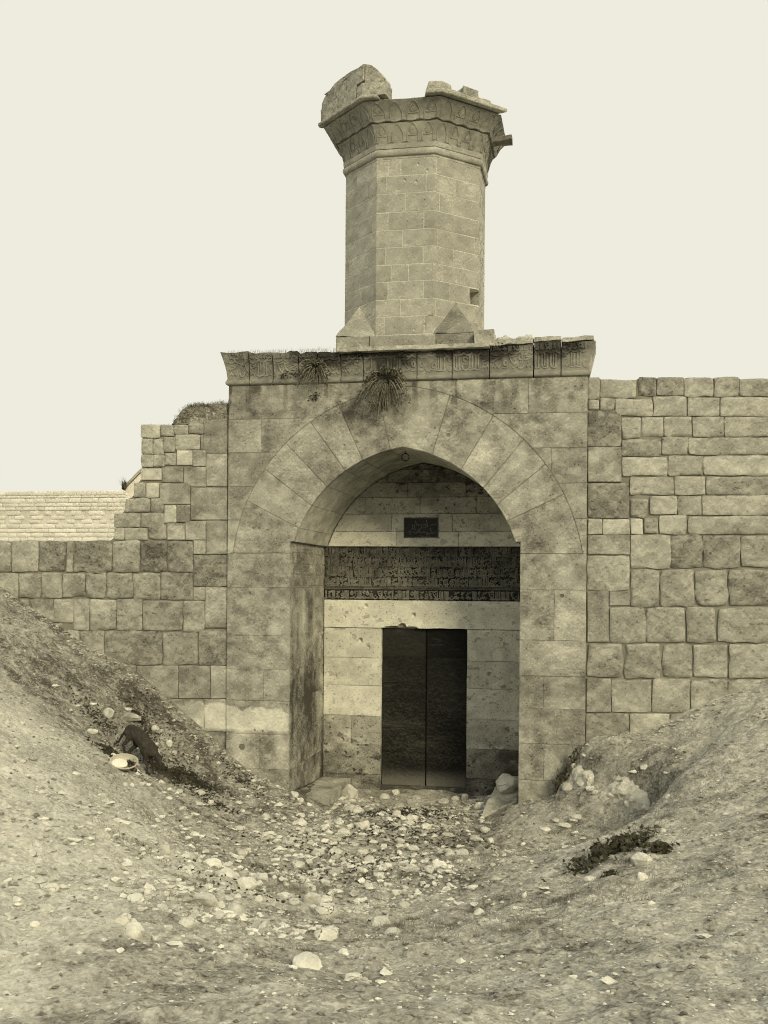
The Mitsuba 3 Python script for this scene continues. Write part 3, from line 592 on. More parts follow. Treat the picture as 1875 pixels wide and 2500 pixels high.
def voussoir(po, pi, tone):
    face_block(np.vstack([po, pi[::-1]]), REC + .02, tone, 'voussoir', wob=.0, step=.3, gap=.0042, bevel=.006)


def exz(x):
    return at_x(EX_L if x < MID else EX_R, x)


def inz(x):
    return at_x(IN_L if x < MID else IN_R, x)


def ex_seg(xa, xb, n=7):
    """Outer arc from x=xa to x=xb, passing the crown if need be."""
    if (xa - MID) * (xb - MID) < 0:
        return np.vstack([ex_seg(xa, MID, 5), ex_seg(MID, xb, 5)[1:]])
    c = EX_L if min(xa, xb) < MID - 1e-6 else EX_R
    return arc(c, ang(c, xa, at_x(c, xa)), ang(c, xb, at_x(c, xb)), n)


def in_seg(xa, xb, n=7):
    if (xa - MID) * (xb - MID) < 0:
        return np.vstack([in_seg(xa, MID, 5), in_seg(MID, xb, 5)[1:]])
    c = IN_L if min(xa, xb) < MID - 1e-6 else IN_R
    return arc(c, ang(c, xa, at_x(c, xa)), ang(c, xb, at_x(c, xb)), n)


t0 = ang(EX_L, -2.9, 4.264)
first_o = arc(EX_L, t0, ang(EX_L, -2.66, at_x(EX_L, -2.66)), 7)
first_i = arc(IN_L, ang(IN_L, -1.83, SPR), ang(IN_L, -1.76, at_x(IN_L, -1.76)), 4)
voussoir(np.vstack([[(-2.9, 4.264)], first_o[1:]]), np.vstack([[(JL, 4.264), (JL, SPR)], first_i]), .5)
xs = JO[1:] + JI[::-1]
for (xo0, xi0), (xo1, xi1) in zip(xs[:-1], xs[1:]):
    voussoir(ex_seg(xo0, xo1), in_seg(xi0, xi1), tn(.53, .06))
last_o = arc(EX_R, ang(EX_R, 2.57, at_x(EX_R, 2.57)), ang(EX_R, 2.86, 4.264), 7)
last_i = arc(IN_R, ang(IN_R, 1.67, at_x(IN_R, 1.67)), ang(IN_R, 1.82, SPR), 4)
voussoir(last_o, np.vstack([last_i, [(JR, SPR), (JR, 4.264)]]), .52)
# spandrels
SZ = [4.264, 4.82, 5.385, 5.95, 6.505, 7.07]
around = ring_out.buffer(.002)
for i in range(5):
    cuts = {0: [XL, 0, XR], 1: [XL, 0, XR], 2: [XL, 0, 2.37, XR], 3: [XL, -2.42, 0, XR], 4: [XL, .83, 2.0, XR]}[i]
    for a, b in zip(cuts[:-1], cuts[1:]):
        g = sbox(a, SZ[i], b, SZ[i + 1]).difference(around)
        for q in getattr(g, 'geoms', [g]):
            if q.area > .004:
                q = q.simplify(.003)
                face_block(np.array(q.exterior.coords)[:-1], .45, tn(.53, .06), step=.35, wob=.001)
# masonry body behind the facing, seen only in the joints
core = sbox(XL + .012, -0.5, XR - .012, 7.06).difference(opening.buffer(.022, join_style='mitre'))
put('mortar_bed', extr_y(core, .014, REC - .01), 'mortar', gate, tone=.28)

# back wall of the recess
inner = Polygon(np.vstack([[(JL, SPR)], [(-1.83, SPR)], in_left, in_right[1:], [(1.82, SPR), (JR, SPR), (JR, 4.3), (JL, 4.3)]])).buffer(-.004)
TZ = [4.46, 4.741, 5.065, 5.37, 5.643, 5.883, 6.1]
TX = [[-.531, .62], [-.631, .498], [-1.133, -.099, .944], [-.343, .75], [-.704, .322], []]
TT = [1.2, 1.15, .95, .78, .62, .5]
bh = [(-.35, 2.9 + .22, .0), (-.62, 2.78, .035), (-.9 - .3, 2.72, .05), (-1.05, 2.6, .03), (-.75, 1.75, .03), (-1.35, 1.75, .02), (-.95, 1.6, .02), (-1.2, 1.55, .018), (-1.72, 1.23, .03), (-1.6, .98, .03), (-1.47, 1.0, .02), (-1.53, .87, .04), (-1.3, .82, .025),
      (-1.48, .62, .04), (-1.8, 1.15, .025), (-1.66, 1.1, .02), (-1.0, 1.12, .02), (-1.2, 2.2, .02), (-1.6, 2.1, .018), (-1.0, 2.0, .02), (-1.7, 1.6, .02), (1.3, 2.1, .025), (1.6, 2.0, .02), (1.0, 1.95, .018), (1.5, 2.6, .02), (1.15, 1.2, .025), (.95, 2.75, .03), (-1.5, 3.15, .03), (.4, 3.3, .025), (1.5, 3.2, .025), (-1.75, 3.3, .02), (-.6, 3.4, .02), (1.1, 1.68, .028), (1.22, 1.72, .02), (1.35, 1.66, .02), (1.55, 1.7, .02), (1.2, 2.15, .04), (1.05, .86, .0), (1.24, .84, .04), (-.95, 3.28, .0), (-.2, 3.2, .05), (-1.1, 3.36, .045), (.05, 3.22, .0), (.85, 3.1, .018), (1.3, 2.6, .018), (-.3, 4.9, .02), (1.0, 4.62, .015), (-.6, 4.8, .018), (.9, 5.55, .02)]
for i in range(6):
    ed = [-2.0] + TX[i] + [2.0]
    for j, (a, b) in enumerate(zip(ed[:-1], ed[1:])):
        g = sbox(a, TZ[i], b, TZ[i + 1]).intersection(inner)
        for q in getattr(g, 'geoms', [g]):
            if q.geom_type == 'Polygon' and q.area > .004:
                face_block(np.array(q.simplify(.003).exterior.coords)[:-1], REC + .3, TT[i] + rng.normal(0, .03), 'tympanum_stone', y=REC, hs=bh, wob=.002, gap=.004)
# lettering panel: four lines and one below
IZ = [4.46, 4.276, 4.093, 3.91, 3.719]
IX0, IX1 = JL + .008, JR - .008
panel = put('inscription_panel', slab_y(rect(IX0, IX1, 3.671, 4.452), REC + .055, REC + .3, gap=.002), 'shade_dark_stone', gate, tone=.05, label='stone panel, shade painted into its dark field, carved with four lines of cursive Arabic lettering')
band = put('inscription_band', slab_y(rect(IX0, IX1, 3.474, 3.667), REC + .012, REC + .3, gap=.002), 'shade_dark_stone', gate, tone=.08, label='narrow stone band, shade painted into its dark field, carved with one line of cursive lettering')
g1 = np.random.default_rng(11)
for k in range(4):
    zb = IZ[k + 1]
    pl = shapely.union_all([shapely.affinity.translate(stroke_poly(*lettering(IX1 - IX0 - .02 - o_, .178, g1, 1.1), .0095), IX0 + .01 + o_, zb + .003 + dz_) for o_, dz_ in ((0, 0), (.05, -.028))])
    put('lettering_line', extr_y(pl.intersection(sbox(IX0, max(zb - .03, 3.722), IX1, zb + .186)), REC + .026 + .0012 * k, REC + .058), 'carved_stone', panel, tone=.17 + .03 * k)
put('fillet', cat([bx(IX0, IX1, REC + .02, REC + .06, 3.672, 3.692), bx(IX0, IX1, REC + .03, REC + .06, 3.70, 3.715)]), 'carved_stone', panel, tone=.16)
L, D = lettering(IX1 - IX0 - .06, .175, g1, 1.0)
pl = shapely.affinity.translate(stroke_poly(L, D, .012), IX0 + .03, 3.482)
put('lettering_line', extr_y(pl.intersection(sbox(IX0, 3.476, IX1, 3.664)), REC - .012, REC + .016), 'carved_stone', band, tone=.30)
# the same hand on the jambs
for sgn, X in ((1, JL), (-1, JR)):
    L2 = []
    for k in range(4):
        pl = shapely.union_all([shapely.affinity.translate(stroke_poly(*lettering(2.2, .178, g1, 1.15), .009), .1 + o_, IZ[k + 1] + .003 + o_ * .3) for o_ in (0, .06)])
        m = extr_y(pl, -.008, .004)
        v = m.vertices
        L2.append(trimesh.Trimesh(np.c_[X - sgn * v[:, 1], v[:, 0], v[:, 2]], m.faces if sgn < 0 else m.faces, process=False))
    put('jamb_lettering', cat(L2), 'dressed_stone', gate, tone=.45)
# lintel with its broken lower edge
lint = slab_y(rect(JL + .006, JR - .006, 2.952, 3.47), REC, REC + .3, wob=.002)
M = to_m3(lint)
for x, w, h in ((-.55, .26, .05), (-.42, .10, .10), (-.25, .14, .045), (.3, .2, .018), (.62, .15, .015)):
    b = trimesh.creation.icosphere(subdivisions=2, radius=1.0)
    b.vertices = b.vertices * (1 + .4 * (meshkit.noise(b.vertices * 2 + x * 7) - .5))[:, None] * [w, .16, h] + [x, REC - .02, 2.95]
    M = M - to_m3(b)
put('lintel', pitted(trimesh.Trimesh(M.to_mesh().vert_properties[:, :3], M.to_mesh().tri_verts, process=False), REC, -2, 2, 2.9, 3.5, bh), 'dressed_stone', gate, tone=1.42)
DX0, DX1 = -0.812, 0.787
BL = [2.945, 2.394, 1.879, 1.321, .785, .233, -.5]
BR = [2.945, 2.375, 1.873, 1.313, .774, .237, -.5]
tl, tr = [1.25, 1.2, 1.4, .85, .72, .6], [1.25, 1.1, 1.2, 1.0, .72, .5]
for i in range(6):
    sp = [JL + .006, DX0] if i != 3 else [JL + .006, -1.36, DX0]
    for a, b in zip(sp[:-1], sp[1:]):
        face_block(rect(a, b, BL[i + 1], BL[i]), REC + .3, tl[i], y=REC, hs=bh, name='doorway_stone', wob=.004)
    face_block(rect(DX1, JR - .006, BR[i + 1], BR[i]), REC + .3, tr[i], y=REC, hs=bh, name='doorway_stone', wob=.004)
backing = sbox(XL + .02, -.5, XR - .02, 7.05).difference(sbox(DX0 - .02, -.6, DX1 + .02, 2.97))
put('mortar_bed', extr_y(backing, REC + .075, 4.6), 'mortar', gate, tone=.25)
# door: two leaves clad with iron sheets
DY = REC + .125
for k, (a, b) in enumerate(((DX0 + .012, .010), (.034, DX1 - .008))):
    leaf = put('door_leaf', bx(a, b, DY, DY + .08, .03, 2.95), 'door_iron', gate, tone=.5, label='left leaf of the dark iron clad door' if k == 0 else 'right leaf of the dark iron clad door')
    zz = .04
    hs_ = [.62, .42, .5, .36, .48, .53]
    for i, hh in enumerate(hs_):
        p = densify(rect(a + .004, b - .004, zz, min(zz + hh + .012, 2.945)), .12)
        n0 = len(p)
        tilt_ = .010 * (1 - (p[:, 1] - zz) / hh)                            # every sheet laps over the one below
        R = [np.c_[inset(p, .004)[:, 0], DY - .008 - tilt_, inset(p, .004)[:, 1]], np.c_[p[:, 0], DY - .005 - tilt_, p[:, 1]], np.c_[p[:, 0], np.full(n0, DY + .002), p[:, 1]]]
        put('iron_sheet', loft(R, p), 'door_iron', leaf, tone=.5 + .012 * rng.normal())
        zz += hh
    nails = []
    zz = .04
    for hh in hs_:
        for x in np.arange(a + .05, b - .03, .085):
            s = trimesh.creation.icosphere(subdivisions=1, radius=.013)
            s.vertices = s.vertices * [1, .6, 1] + [x + rng.normal(0, .004), DY - .009, zz + .03 + rng.normal(0, .004)]
            nails.append(s)
        zz += hh
    put('nail_heads', cat(nails), 'door_iron', leaf, tone=.66, kind='stuff')
put('door_rebate', bx(.0, .045, DY + .05, DY + .09, .03, 2.94), 'rust_iron', gate, tone=.5)
put('threshold', slab_y(rect(DX0 - .1, DX1 + .1, -.3, .035), REC + .03, REC + .5, bevel=.02, wob=.01), 'dressed_stone', gate, tone=.35)
# iron ring under the crown of the vault
ring = trimesh.creation.torus(major_radius=.062, minor_radius=.009, major_sections=28, minor_sections=8)
ring.apply_transform(trimesh.transformations.rotation_matrix(math.pi / 2, [1, 0, 0]))
ring.apply_translation([-.066, .5, 5.892])
rg = put('iron_ring', ring, 'rust_iron', gate, smooth=True)
put('hook', tube([(-.066, .5, 6.02), (-.066, .5, 5.955), (-.06, .51, 5.945)], .008, 6), 'rust_iron', rg)

# cornice: one row of carved blocks of hollow profile
CX = [-3.0, -2.626, -2.218, -1.776, -1.444, -1.058, -.685, .205, .78, 1.379, 2.08, 2.513, 2.93]
CT = [7.635, 7.605, 7.60, 7.585, 7.565, 7.53, 7.53, 7.535, 7.535, 7.60, 7.63, 7.62]
C0 = 7.072


def cor_out(z):
    z = np.asarray(z, float)
    roll = .048 * np.sqrt(np.clip(1 - ((z - 7.118) / .046) ** 2, 0, 1))
    t = np.clip((z - 7.17) / .46, 0, 1)
    return np.where(z < 7.165, roll, .022 + .10 * t ** 1.7)


g2 = np.random.default_rng(5)
for i in range(12):
    gp_ = .006 + .006 * g2.random()
    x0, x1, zt = CX[i] + gp_, CX[i + 1] - gp_, CT[i]
    zs = np.concatenate([np.linspace(C0, 7.165, 7), np.linspace(7.172, zt, 12)])
    n = max(5, int((x1 - x0) / .05))
    xsn = np.linspace(x0, x1, n)
    sec_o = cor_out(zs)
    rings = []
    for x in xsn:
        px = np.full(len(zs) + 2, x)
        if i == 0 and x == xsn[0]:
            px[:len(zs)] = x0 - .006 - sec_o
            px[len(zs):] = x0 - .13, x0
        if i == 11 and x == xsn[-1]:
            px[:len(zs)] = x1 + .006 + sec_o
            px[len(zs):] = x1 + .13, x1
        q = np.stack([np.full(len(zs), x), zs * 1.0, np.full(len(zs), i * 3.3)], 1)
        nz = (meshkit.fbm(q * 9.0, 3) - .5) * .022 * np.clip((zs - 7.1) / .3, .3, 1) + (meshkit.fbm(q * 28.0, 2) - .5) * .008
        top = np.clip((zs - 7.45) / (zt - 7.45), 0, 1) ** 2
        rag = (meshkit.fbm(np.array([[x * 6, i, 2.0]]), 3)[0] - .55) * .09
        zz = zs + top * rag
        er = top * np.clip(meshkit.fbm(np.array([[x * 4.0, 7.0, i]]), 2)[0] - .5, 0, 1) * .22
        rings.append(np.c_[px, np.r_[-(sec_o + nz) + er, .9, .9], np.r_[zz, zz[-1] + .01, C0]])
    m = loft(np.array(rings), np.c_[np.r_[-sec_o, .9, .9], np.r_[zs, zt + .01, C0]])
    blk = put('cornice_block', m, 'carved_stone', gate, tone=[.5, .5, .48, .46, .42, .4, .38, .42, .42, .46, .48, .5][i], smooth=32)
    w = x1 - x0
    L, D = lettering(w - .03, .25, g2, 1.0)
    lo = shapely.affinity.translate(stroke_poly(L, D, .011), x0 + .02, 7.20)
    sc = []
    xx = x0
    while xx < x1 - .04:
        r = .05 + .05 * g2.random()
        sc.append(arc_pts(xx + r, 7.49, r, .055 * (.7 + .5 * g2.random()), 180, 360, 7))
        xx += 2 * r
    L3, D3 = lettering(w - .03, .13, g2, 1.0)
    up = shapely.affinity.translate(stroke_poly(L3, D3, .010), x0 + .02, 7.49)
    both = shapely.union_all([lo, stroke_poly(sc, [], .012), up]).intersection(sbox(x0 + .01, 7.185, x1 - .01, zt - .035))
    cm = extr_y(both, -.014, .009)
    v, f = trimesh.remesh.subdivide_to_size(cm.vertices, cm.faces, .12, max_iter=6)
    v = np.array(v)
    v[:, 1] -= cor_out(v[:, 2])
    put('carving', trimesh.Trimesh(v, f, process=False), 'carved_stone', blk, tone=.58 if i < 4 or i > 7 else .5)
    if i in (9, 10, 11):
        cap = weather(bx(x0 + .01, x1 - .005 + (.1 if i == 11 else 0), -.13, .5, zt - .01, zt + .06), .05, .03, 5, i)
        put('cap_stone', cap, 'rubble_stone', gate, tone=.6, smooth=40)
# roof slab under the tower, broken along its edge
put('roof_slab', weather(bx(-1.085, 1.39, -.20, 1.4, 7.545, 7.612), .06, .012, 6, 3), 'rubble_stone', gate, tone=.62, smooth=40)
put('roof_bed', bx(XL + .05, XR - .05, .85, 4.55, 7.04, 7.58), 'mortar', gate, tone=.5)
for i, (x, y, s) in enumerate(((1.62, .1, .12), (1.8, .2, .1), (1.95, .05, .12), (1.5, .3, .1), (2.2, .1, .07))):
    r = trimesh.creation.icosphere(subdivisions=3, radius=s)
    r.vertices = r.vertices * [1.3, 1, .7]
    put('loose_stone', weather(r, .2, s * .5, 1.2 / s, i).apply_translation([x, y, 7.63 + s * .35]), 'rubble_stone', gate, tone=.65, smooth=True)

# the little black tablet on the tympanum
pq = thing('plaque', 'small black tablet with cursive Arabic lettering above the inscription panel', 'plaque')
PX0, PX1, PZ0, PZ1 = -.396, .246, 4.622, 4.995
put('slab', slab_y(rect(PX0, PX1, PZ0, PZ1), REC - .03, REC - .006, bevel=.004), 'black_slate', pq)
STRK = [[(1165, 425), (1400, 360)], [(1130, 485), (1200, 640), (1260, 720), (1320, 720), (1350, 640)], [(1005, 210), (1060, 470)], [(490, 390), (520, 580)], [(555, 380), (600, 620)], [(600, 240), (650, 430)], [(520, 650), (560, 700), (620, 715), (690, 690), (715, 640), (665, 622)],
        [(740, 580), (770, 680), (810, 710), (850, 670)], [(680, 370), (740, 420), (800, 420), (860, 390)], [(850, 440), (830, 510), (780, 555), (710, 575)], [(830, 800), (870, 860), (960, 865), (1050, 850), (1080, 790), (1020, 740), (1060, 690)],
        [(850, 670), (890, 690), (930, 650), (960, 690), (1000, 700), (1100, 720), (1180, 720), (1230, 700)], [(330, 630), (420, 680), (470, 640)], [(900, 400), (960, 380), (1000, 420), (1060, 470)], [(370, 720), (400, 750), (430, 770)], [(900, 490), (960, 500), (1010, 480)]]
DOTS = [(370, 375), (460, 270), (450, 575), (885, 290), (900, 520), (880, 572), (980, 560), (1100, 605), (1150, 605), (290, 690), (1390, 825), (268, 825), (1130, 820), (760, 220), (870, 200), (770, 790), (790, 800)]
sx, sz = (PX1 - PX0) / 1290.0, (PZ1 - PZ0) / 755.0
cv = lambda q: (PX0 + (q[0] - 165) * sx, PZ1 - (q[1] - 130) * sz)
pl = stroke_poly([[cv(q) for q in s] for s in STRK], [cv(q) for q in DOTS], .0055)
put('lettering', extr_y(pl, REC - .036, REC - .029), 'slate_letter', pq, label='pale cursive lettering and dots on the tablet')
fr = sbox(PX0 + .012, PZ0 + .012, PX1 - .012, PZ1 - .012)
put('border_line', extr_y(fr.difference(fr.buffer(-.004)), REC - .032, REC - .029), 'slate_letter', pq)

# benches of stone in the recess
put('stone_bench', weather(bx(-1.9, -1.34, .55, 2.3, -.15, .17), .09, .018, 4, 5), 'dressed_stone', tone=.55, smooth=40, label='low worn stone bench along the left jamb inside the recess', category='bench')
put('stone_bench', weather(trimesh.convex.convex_hull(np.array([(1.24, .15, -.2), (1.885, .2, -.2), (1.885, .36, .10), (1.31, .32, .10), (1.40, 1.2, .30), (1.885, 1.3, .32), (1.38, 2.25, -.2), (1.885, 2.25, -.2), (1.42, 2.25, .32), (1.885, 2.25, .34)])), .07, .04, 3, 8), 'dressed_stone', tone=.66, smooth=40, label='pale broken stone bench along the right jamb carrying a boulder', category='bench')

# ------------------------------------------------------------------ the curtain walls on either hand
STY = {'s': ('d', .50, .05), 'r': ('p', .53, .075), 'R': ('P', .42, .075), 'l': ('q', .74, .06), 'L': ('d', 1.0, .04), 'd': ('q', .31, .05)}


def wall(name, label, stones, Y, shift):
    key = thing(name, label, 'wall')
    polys = []
    parts_ = []
    for *q, st in stones:
        q = np.array(q)
        k = max(1, int((q[1, 0] - q[0, 0]) / .85))
        f = np.r_[0, np.sort((np.arange(1, k) + .35 * rng.uniform(-1, 1, k - 1)) / k), 1]
        for f0, f1 in zip(f[:-1], f[1:]):
            parts_.append((*[q[0] + (q[1] - q[0]) * f0, q[0] + (q[1] - q[0]) * f1, q[3] + (q[2] - q[3]) * f1, q[3] + (q[2] - q[3]) * f0], st))
    for *q, st in parts_:
        kind, m, s = STY[st]
        t = tn(m + shift, s)
        polys.append(Polygon(q).buffer(.012))
        if kind == 'd':
            mesh = slab_y(np.array(q), Y - .004 + rng.random() * .01, Y + .3, bevel=.009, gap=.005, wob=.006)
            put('stone', mesh, 'dressed_stone', key, tone=t)
        else:
            a = dict(p=dict(bulge=.014, amp=.014, gap=.003 + .006 * rng.random(), corner=.035, wob=.016), P=dict(bulge=.025, amp=.022, gap=.005 + .012 * rng.random(), corner=.042, wob=.026), q=dict(bulge=.012, amp=.011, gap=.006, corner=.03))[kind]
            put('stone', pillow(q, Y, **a), 'rubble_stone', key, tone=t, smooth=True)
    u = shapely.union_all(polys).buffer(.14).buffer(-.172)
    u = u.union(sbox(XL - .09, -.5, XL + .01, 6.42) if shift < 0 else sbox(XR - .01, -.5, XR + .09, 6.85))
    put('mortar_bed', extr_y(u, Y + .045, Y + 1.1), 'mortar', key, tone=.34 + shift)
    return key


def run_on(stones, x0, x1, zs, st):
    """More courses where the wall goes on past the frame."""
    g = np.random.default_rng(int(abs(x0) * 100))
    for zb, zt in zip(zs[1:], zs[:-1]):
        x = x0
        while x < x1 - .3:
            w = min(.5 + .4 * g.random(), x1 - x)
            stones.append([[x, zb], [x + w, zb], [x + w, zt], [x, zt], st])
            x += w


XR1 = max(q[1][0] for q in RIGHT_WALL_STONES)
XL0 = min(q[0][0] for q in LEFT_WALL_STONES)
run_on(RIGHT_WALL_STONES, XR1, 11.5, [6.97, 6.45, 5.95, 5.4, 4.85, 4.3, 3.7, 3.1, 2.5, 1.9], 'r')
run_on(LEFT_WALL_STONES, -12.0, XL0, [4.46, 3.94, 3.45, 2.9], 'R')
wall('curtain_wall', 'ruined stone wall left of the gateway, its broken end stepping down', LEFT_WALL_STONES, .05, -.02)
wall('curtain_wall', 'tall coursed stone wall right of the gateway, level on top', RIGHT_WALL_STONES, .05, .05)

# ------------------------------------------------------------------ minaret
tower = thing('minaret', 'broken octagonal stone minaret with carved niche cornice rising behind the gateway', 'tower')
TCX, TCY, AP = -.272, 2.74, 1.24
SIDE = 2 * AP * math.tan(math.pi / 8)


def oct_pt(u, a=AP):
    """A point of the octagon of apothem a, u in faces from the left end of the front face, counted to the right."""
    u = u % 8
    k, s = int(u), u - int(u)
    h = a * math.tan(math.pi / 8)
    an = math.radians(-90 + 45 * k)
    nx, ny = math.cos(an), math.sin(an)
    tx, ty = -ny, nx
    w = -h + 2 * h * s
    return np.array([TCX + a * nx + w * tx, TCY + a * ny + w * ty])


def oct_poly(u0, u1, a0, a1):
    us = [u0] + [k for k in range(math.ceil(u0 + 1e-6), math.floor(u1 - 1e-6) + 1)] + [u1]
    o = [oct_pt(u, a1) for u in us]
    i = [oct_pt(u, a0) for u in us[::-1]]
    return np.array(o + i)


TZs = [8.174, 8.496, 8.799, 9.115, 9.414, 9.72, 10.025, 10.341, 10.673, 10.985, 11.278]
FX = [[-.62, .086], [-.34], [-.57, .066], [-.201], [-.616, .056], [-.316], [-.58, .066], [-.267], [-.61, .1], [-.35]]
th = [(-.05, 11.17, .03), (.12, 11.05, .03), (-.28, 10.9, .03), (-.08, 10.87, .025), (-.7, 10.6, .015), (.12, 8.2, .0), (.09, 8.33, .025), (.2, 8.5, .05), (-.1, 8.25, .02)]
for i in range(10):
    z0, z1 = TZs[i], TZs[i + 1]
    cuts = sorted((x + .785) / SIDE for x in FX[i])
    while cuts[-1] < cuts[0] + 8 - .95:
        cuts.append(cuts[-1] + .55 + .35 * rng.random() if len(cuts) > len(FX[i]) else cuts[-1] + .62)
    cuts.append(cuts[0] + 8)
    if i == 2:
        cuts = [cuts[0], cuts[1], 1.36, 1.80, 2.12, 2.7, 3.4, 4.1, 4.8, 5.5, 6.2, 6.9, 7.55, cuts[0] + 8]
    cuts = [c if abs(c - round(c)) > .05 else round(c) + .06 for c in cuts[:-1]]
    cuts.append(cuts[0] + 8)
    for a, b in zip(cuts[:-1], cuts[1:]):
        if i == 2 and abs(a - 1.80) < 1e-6:
            continue                                                  # the stone that has fallen out
        m = slab_z(oct_poly(a, b, AP - .16, AP + .004), z0 + .005, z1 - .005, bevel=.003, gap=.005, wob=.003)
        if a < 1.0 and b > 0 or a > 7.9:
            m = pitted(m, 1.5, -.9, .3, z0 + .03, z1 - .03, th)
        put('stone', m, 'dressed_stone', tower, tone=tn(.60, .025))
core = slab_z(np.array([oct_pt(k, AP - .0065) for k in range(8)]), 7.6, 11.33, bevel=.001, wob=0, step=9)
hole = bx(.95, 1.6, 2.0, 2.75, 8.81, 9.10)
hp = oct_pt(1.95)
hole = bx(hp[0] - .22, hp[0] + .3, hp[1] - .25, hp[1] + .25, 8.815, 9.10)
tc = to_m3(core) - to_m3(hole)
for x, z, r in th:
    if r > 0:
        tc = tc - to_m3(trimesh.creation.icosphere(subdivisions=2, radius=r * 1.15).apply_translation([x, 1.5, z]))
put('mortar_bed', tc, 'lime_mortar', tower, tone=.95)
put('collar', slab_z(np.array([oct_pt(k, AP + .004) for k in range(8)]), 11.282, 11.325, bevel=.004, step=.3), 'dressed_stone', tower, tone=.58)


def oct_loft(profile, n, fn=None):
    us = np.arange(8 * n) / n
    rings = []
    for a, z in profile:
        r = np.array([np.r_[oct_pt(u, a), z] for u in us])
        rings.append(r if fn is None else fn(r, us, a, z))
    return loft(np.array(rings), np.array([oct_pt(u, profile[0][0]) for u in us]))


def eroded(amp, freq, seed):
    def fn(r, us, a, z):
        d = (meshkit.fbm(r * freq + seed, 3) - .5) * 2 * amp
        c = np.array([TCX, TCY, 0])
        o = (r - c) * [1, 1, 0]
        return r + o / np.linalg.norm(o, axis=1, keepdims=True) * d[:, None]
    return fn


tor = [(AP - .05, 11.327)] + [(AP + .012 + .045 * math.sin(t), 11.392 - .062 * math.cos(t)) for t in np.linspace(.1, math.pi - .1, 9)] + [(AP - .05, 11.456)]
put('torus_moulding', oct_loft(tor, 10, eroded(.004, 8, 1)), 'dressed_stone', tower, tone=.6, smooth=34)
put('fillet', oct_loft([(AP - .05, 11.458), (AP + .036, 11.458), (AP + .044, 11.50), (AP + .048, 11.545), (AP - .05, 11.545)], 10, eroded(.004, 8, 2)), 'dressed_stone', tower, tone=.56, smooth=34)
NF = 4


def tier(z0, z1, a0, a1, phase, seed, name):
    """One flaring row of niches; its lower edge is scalloped over the row below."""
    prof = [(AP - .1, z0)] + [(a0 + (a1 - a0) * t ** 1.5, z0 + (z1 - z0) * t) for t in np.linspace(0, 1, 9)] + [(AP - .1, z1)]

    def fn(r, us, a, z):
        r = eroded(.007, 7, seed)(r, us, a, z)
        saw = np.abs((us * NF + phase) % 1 - .5) * 2
        low = np.clip(1 - (z - z0) / .08, 0, 1)
        r[:, 2] += low * (saw - .5) * .035 * (a > AP)
        return r
    k = put(name, oct_loft(prof, 24, fn), 'carved_stone', tower, tone=.5, smooth=38)
    W = SIDE * (a0 + a1) / 2 / AP / NF
    for fc in range(8):
        for j in range(NF):
            uc = fc + (j + .5 + phase) / NF
            if uc % 1 < .06 or uc % 1 > .94:
                uc += .5 / NF - phase * .0
            hw = .40 / NF * (.95 + .1 * rng.random())

            def at(x, y, lift=.008):
                t = np.clip(y, 0, 1)
                a = a0 + (a1 - a0) * t ** 1.5 + lift
                q = oct_pt(uc + x * hw, a)
                return np.r_[q, z0 + (z1 - z0) * y]
            parts = []
            for s in (-1, 1):
                pts = [at(s * .92, .05), at(s * .92, .45)] + [at(s * .92 * math.sqrt(max(0, 1.0 - q)) ** 1.15, .42 + .5 * q ** .8) for q in (.12, .3, .5, .7, .86, .96, 1)]
                parts.append(tube(pts, .0075, 4))
            plain = (fc * NF + j) % 3 == 1
            if not plain:
                parts.append(tube([at(-.7, .36), at(0, .36), at(.7, .36)], .008, 4))
                for e in np.linspace(-60, 60, 7):
                    c, s2 = math.sin(math.radians(e)), math.cos(math.radians(e))
                    parts.append(tube([at(0, .40), at(.32 * c, .40 + .2 * s2), at(.62 * c, .40 + .36 * s2)], [.004, .011, .004], 4))
            put('niche', cat(parts), 'carved_stone', k, tone=.56)
    return k


tier(11.553, 11.868, AP + .035, AP + .15, .0, 3, 'niche_tier')
tier(11.885, 12.165, AP + .185, AP + .39, .06, 4, 'niche_tier')
put('mortar_bed', oct_loft([(AP - .1, 11.55), (AP + .02, 11.55), (AP + .1, 11.87), (AP + .3, 12.17), (AP - .1, 12.17)], 4), 'mortar', tower, tone=.2)
# what is left of the balcony: slab pieces and lumps of its parapet
RA = AP + .39


def ring_piece(u0, u1, a0, a1, z0, z1, tone, seed, amp=.02, name='parapet_stone', freq=5, size=.07):
    m = slab_z(oct_poly(u0, u1, a0, a1), z0, z1, bevel=.012, wob=.0, step=.3)
    put(name, weather(m, size, amp, freq, seed), 'rubble_stone', tower, tone=tone, smooth=38)


ring_piece(6.93, 8.20, RA - .5, RA + .10, 12.19, 12.245, .62, 1, .006, 'balcony_slab')
ring_piece(8.80, 10.0, RA - .5, RA + .11, 12.19, 12.26, .62, 2, .007, 'balcony_slab')
PTOP = ([6.95, 7.1, 7.3, 7.5, 7.75, 7.92, 8.0, 8.06, 8.14, 8.22, 8.32], [12.54, 12.72, 12.82, 12.84, 12.82, 12.81, 12.81, 12.80, 12.76, 12.64, 12.46])


def parapet(u0, u1, z0, z1, a0, a1, tone, seed):
    us = np.unique(np.r_[np.linspace(u0, u1, max(3, int((u1 - u0) / .05))), [k for k in (7, 8) if u0 < k < u1]])
    o = np.array([oct_pt(u, a1) for u in us] + [oct_pt(u, a0) for u in us[::-1]])
    tz = np.interp(np.r_[us, us[::-1]], *PTOP)
    hi = np.maximum(np.minimum(z1, tz), z0 + .012)
    if hi.max() < z0 + .03:
        return
    m = loft(np.array([np.c_[o, np.full(len(o), z0)], np.c_[o, hi]]), o)
    put('parapet_stone', weather(m, .06, .013, 6, seed), 'rubble_stone', tower, tone=tone, smooth=38)


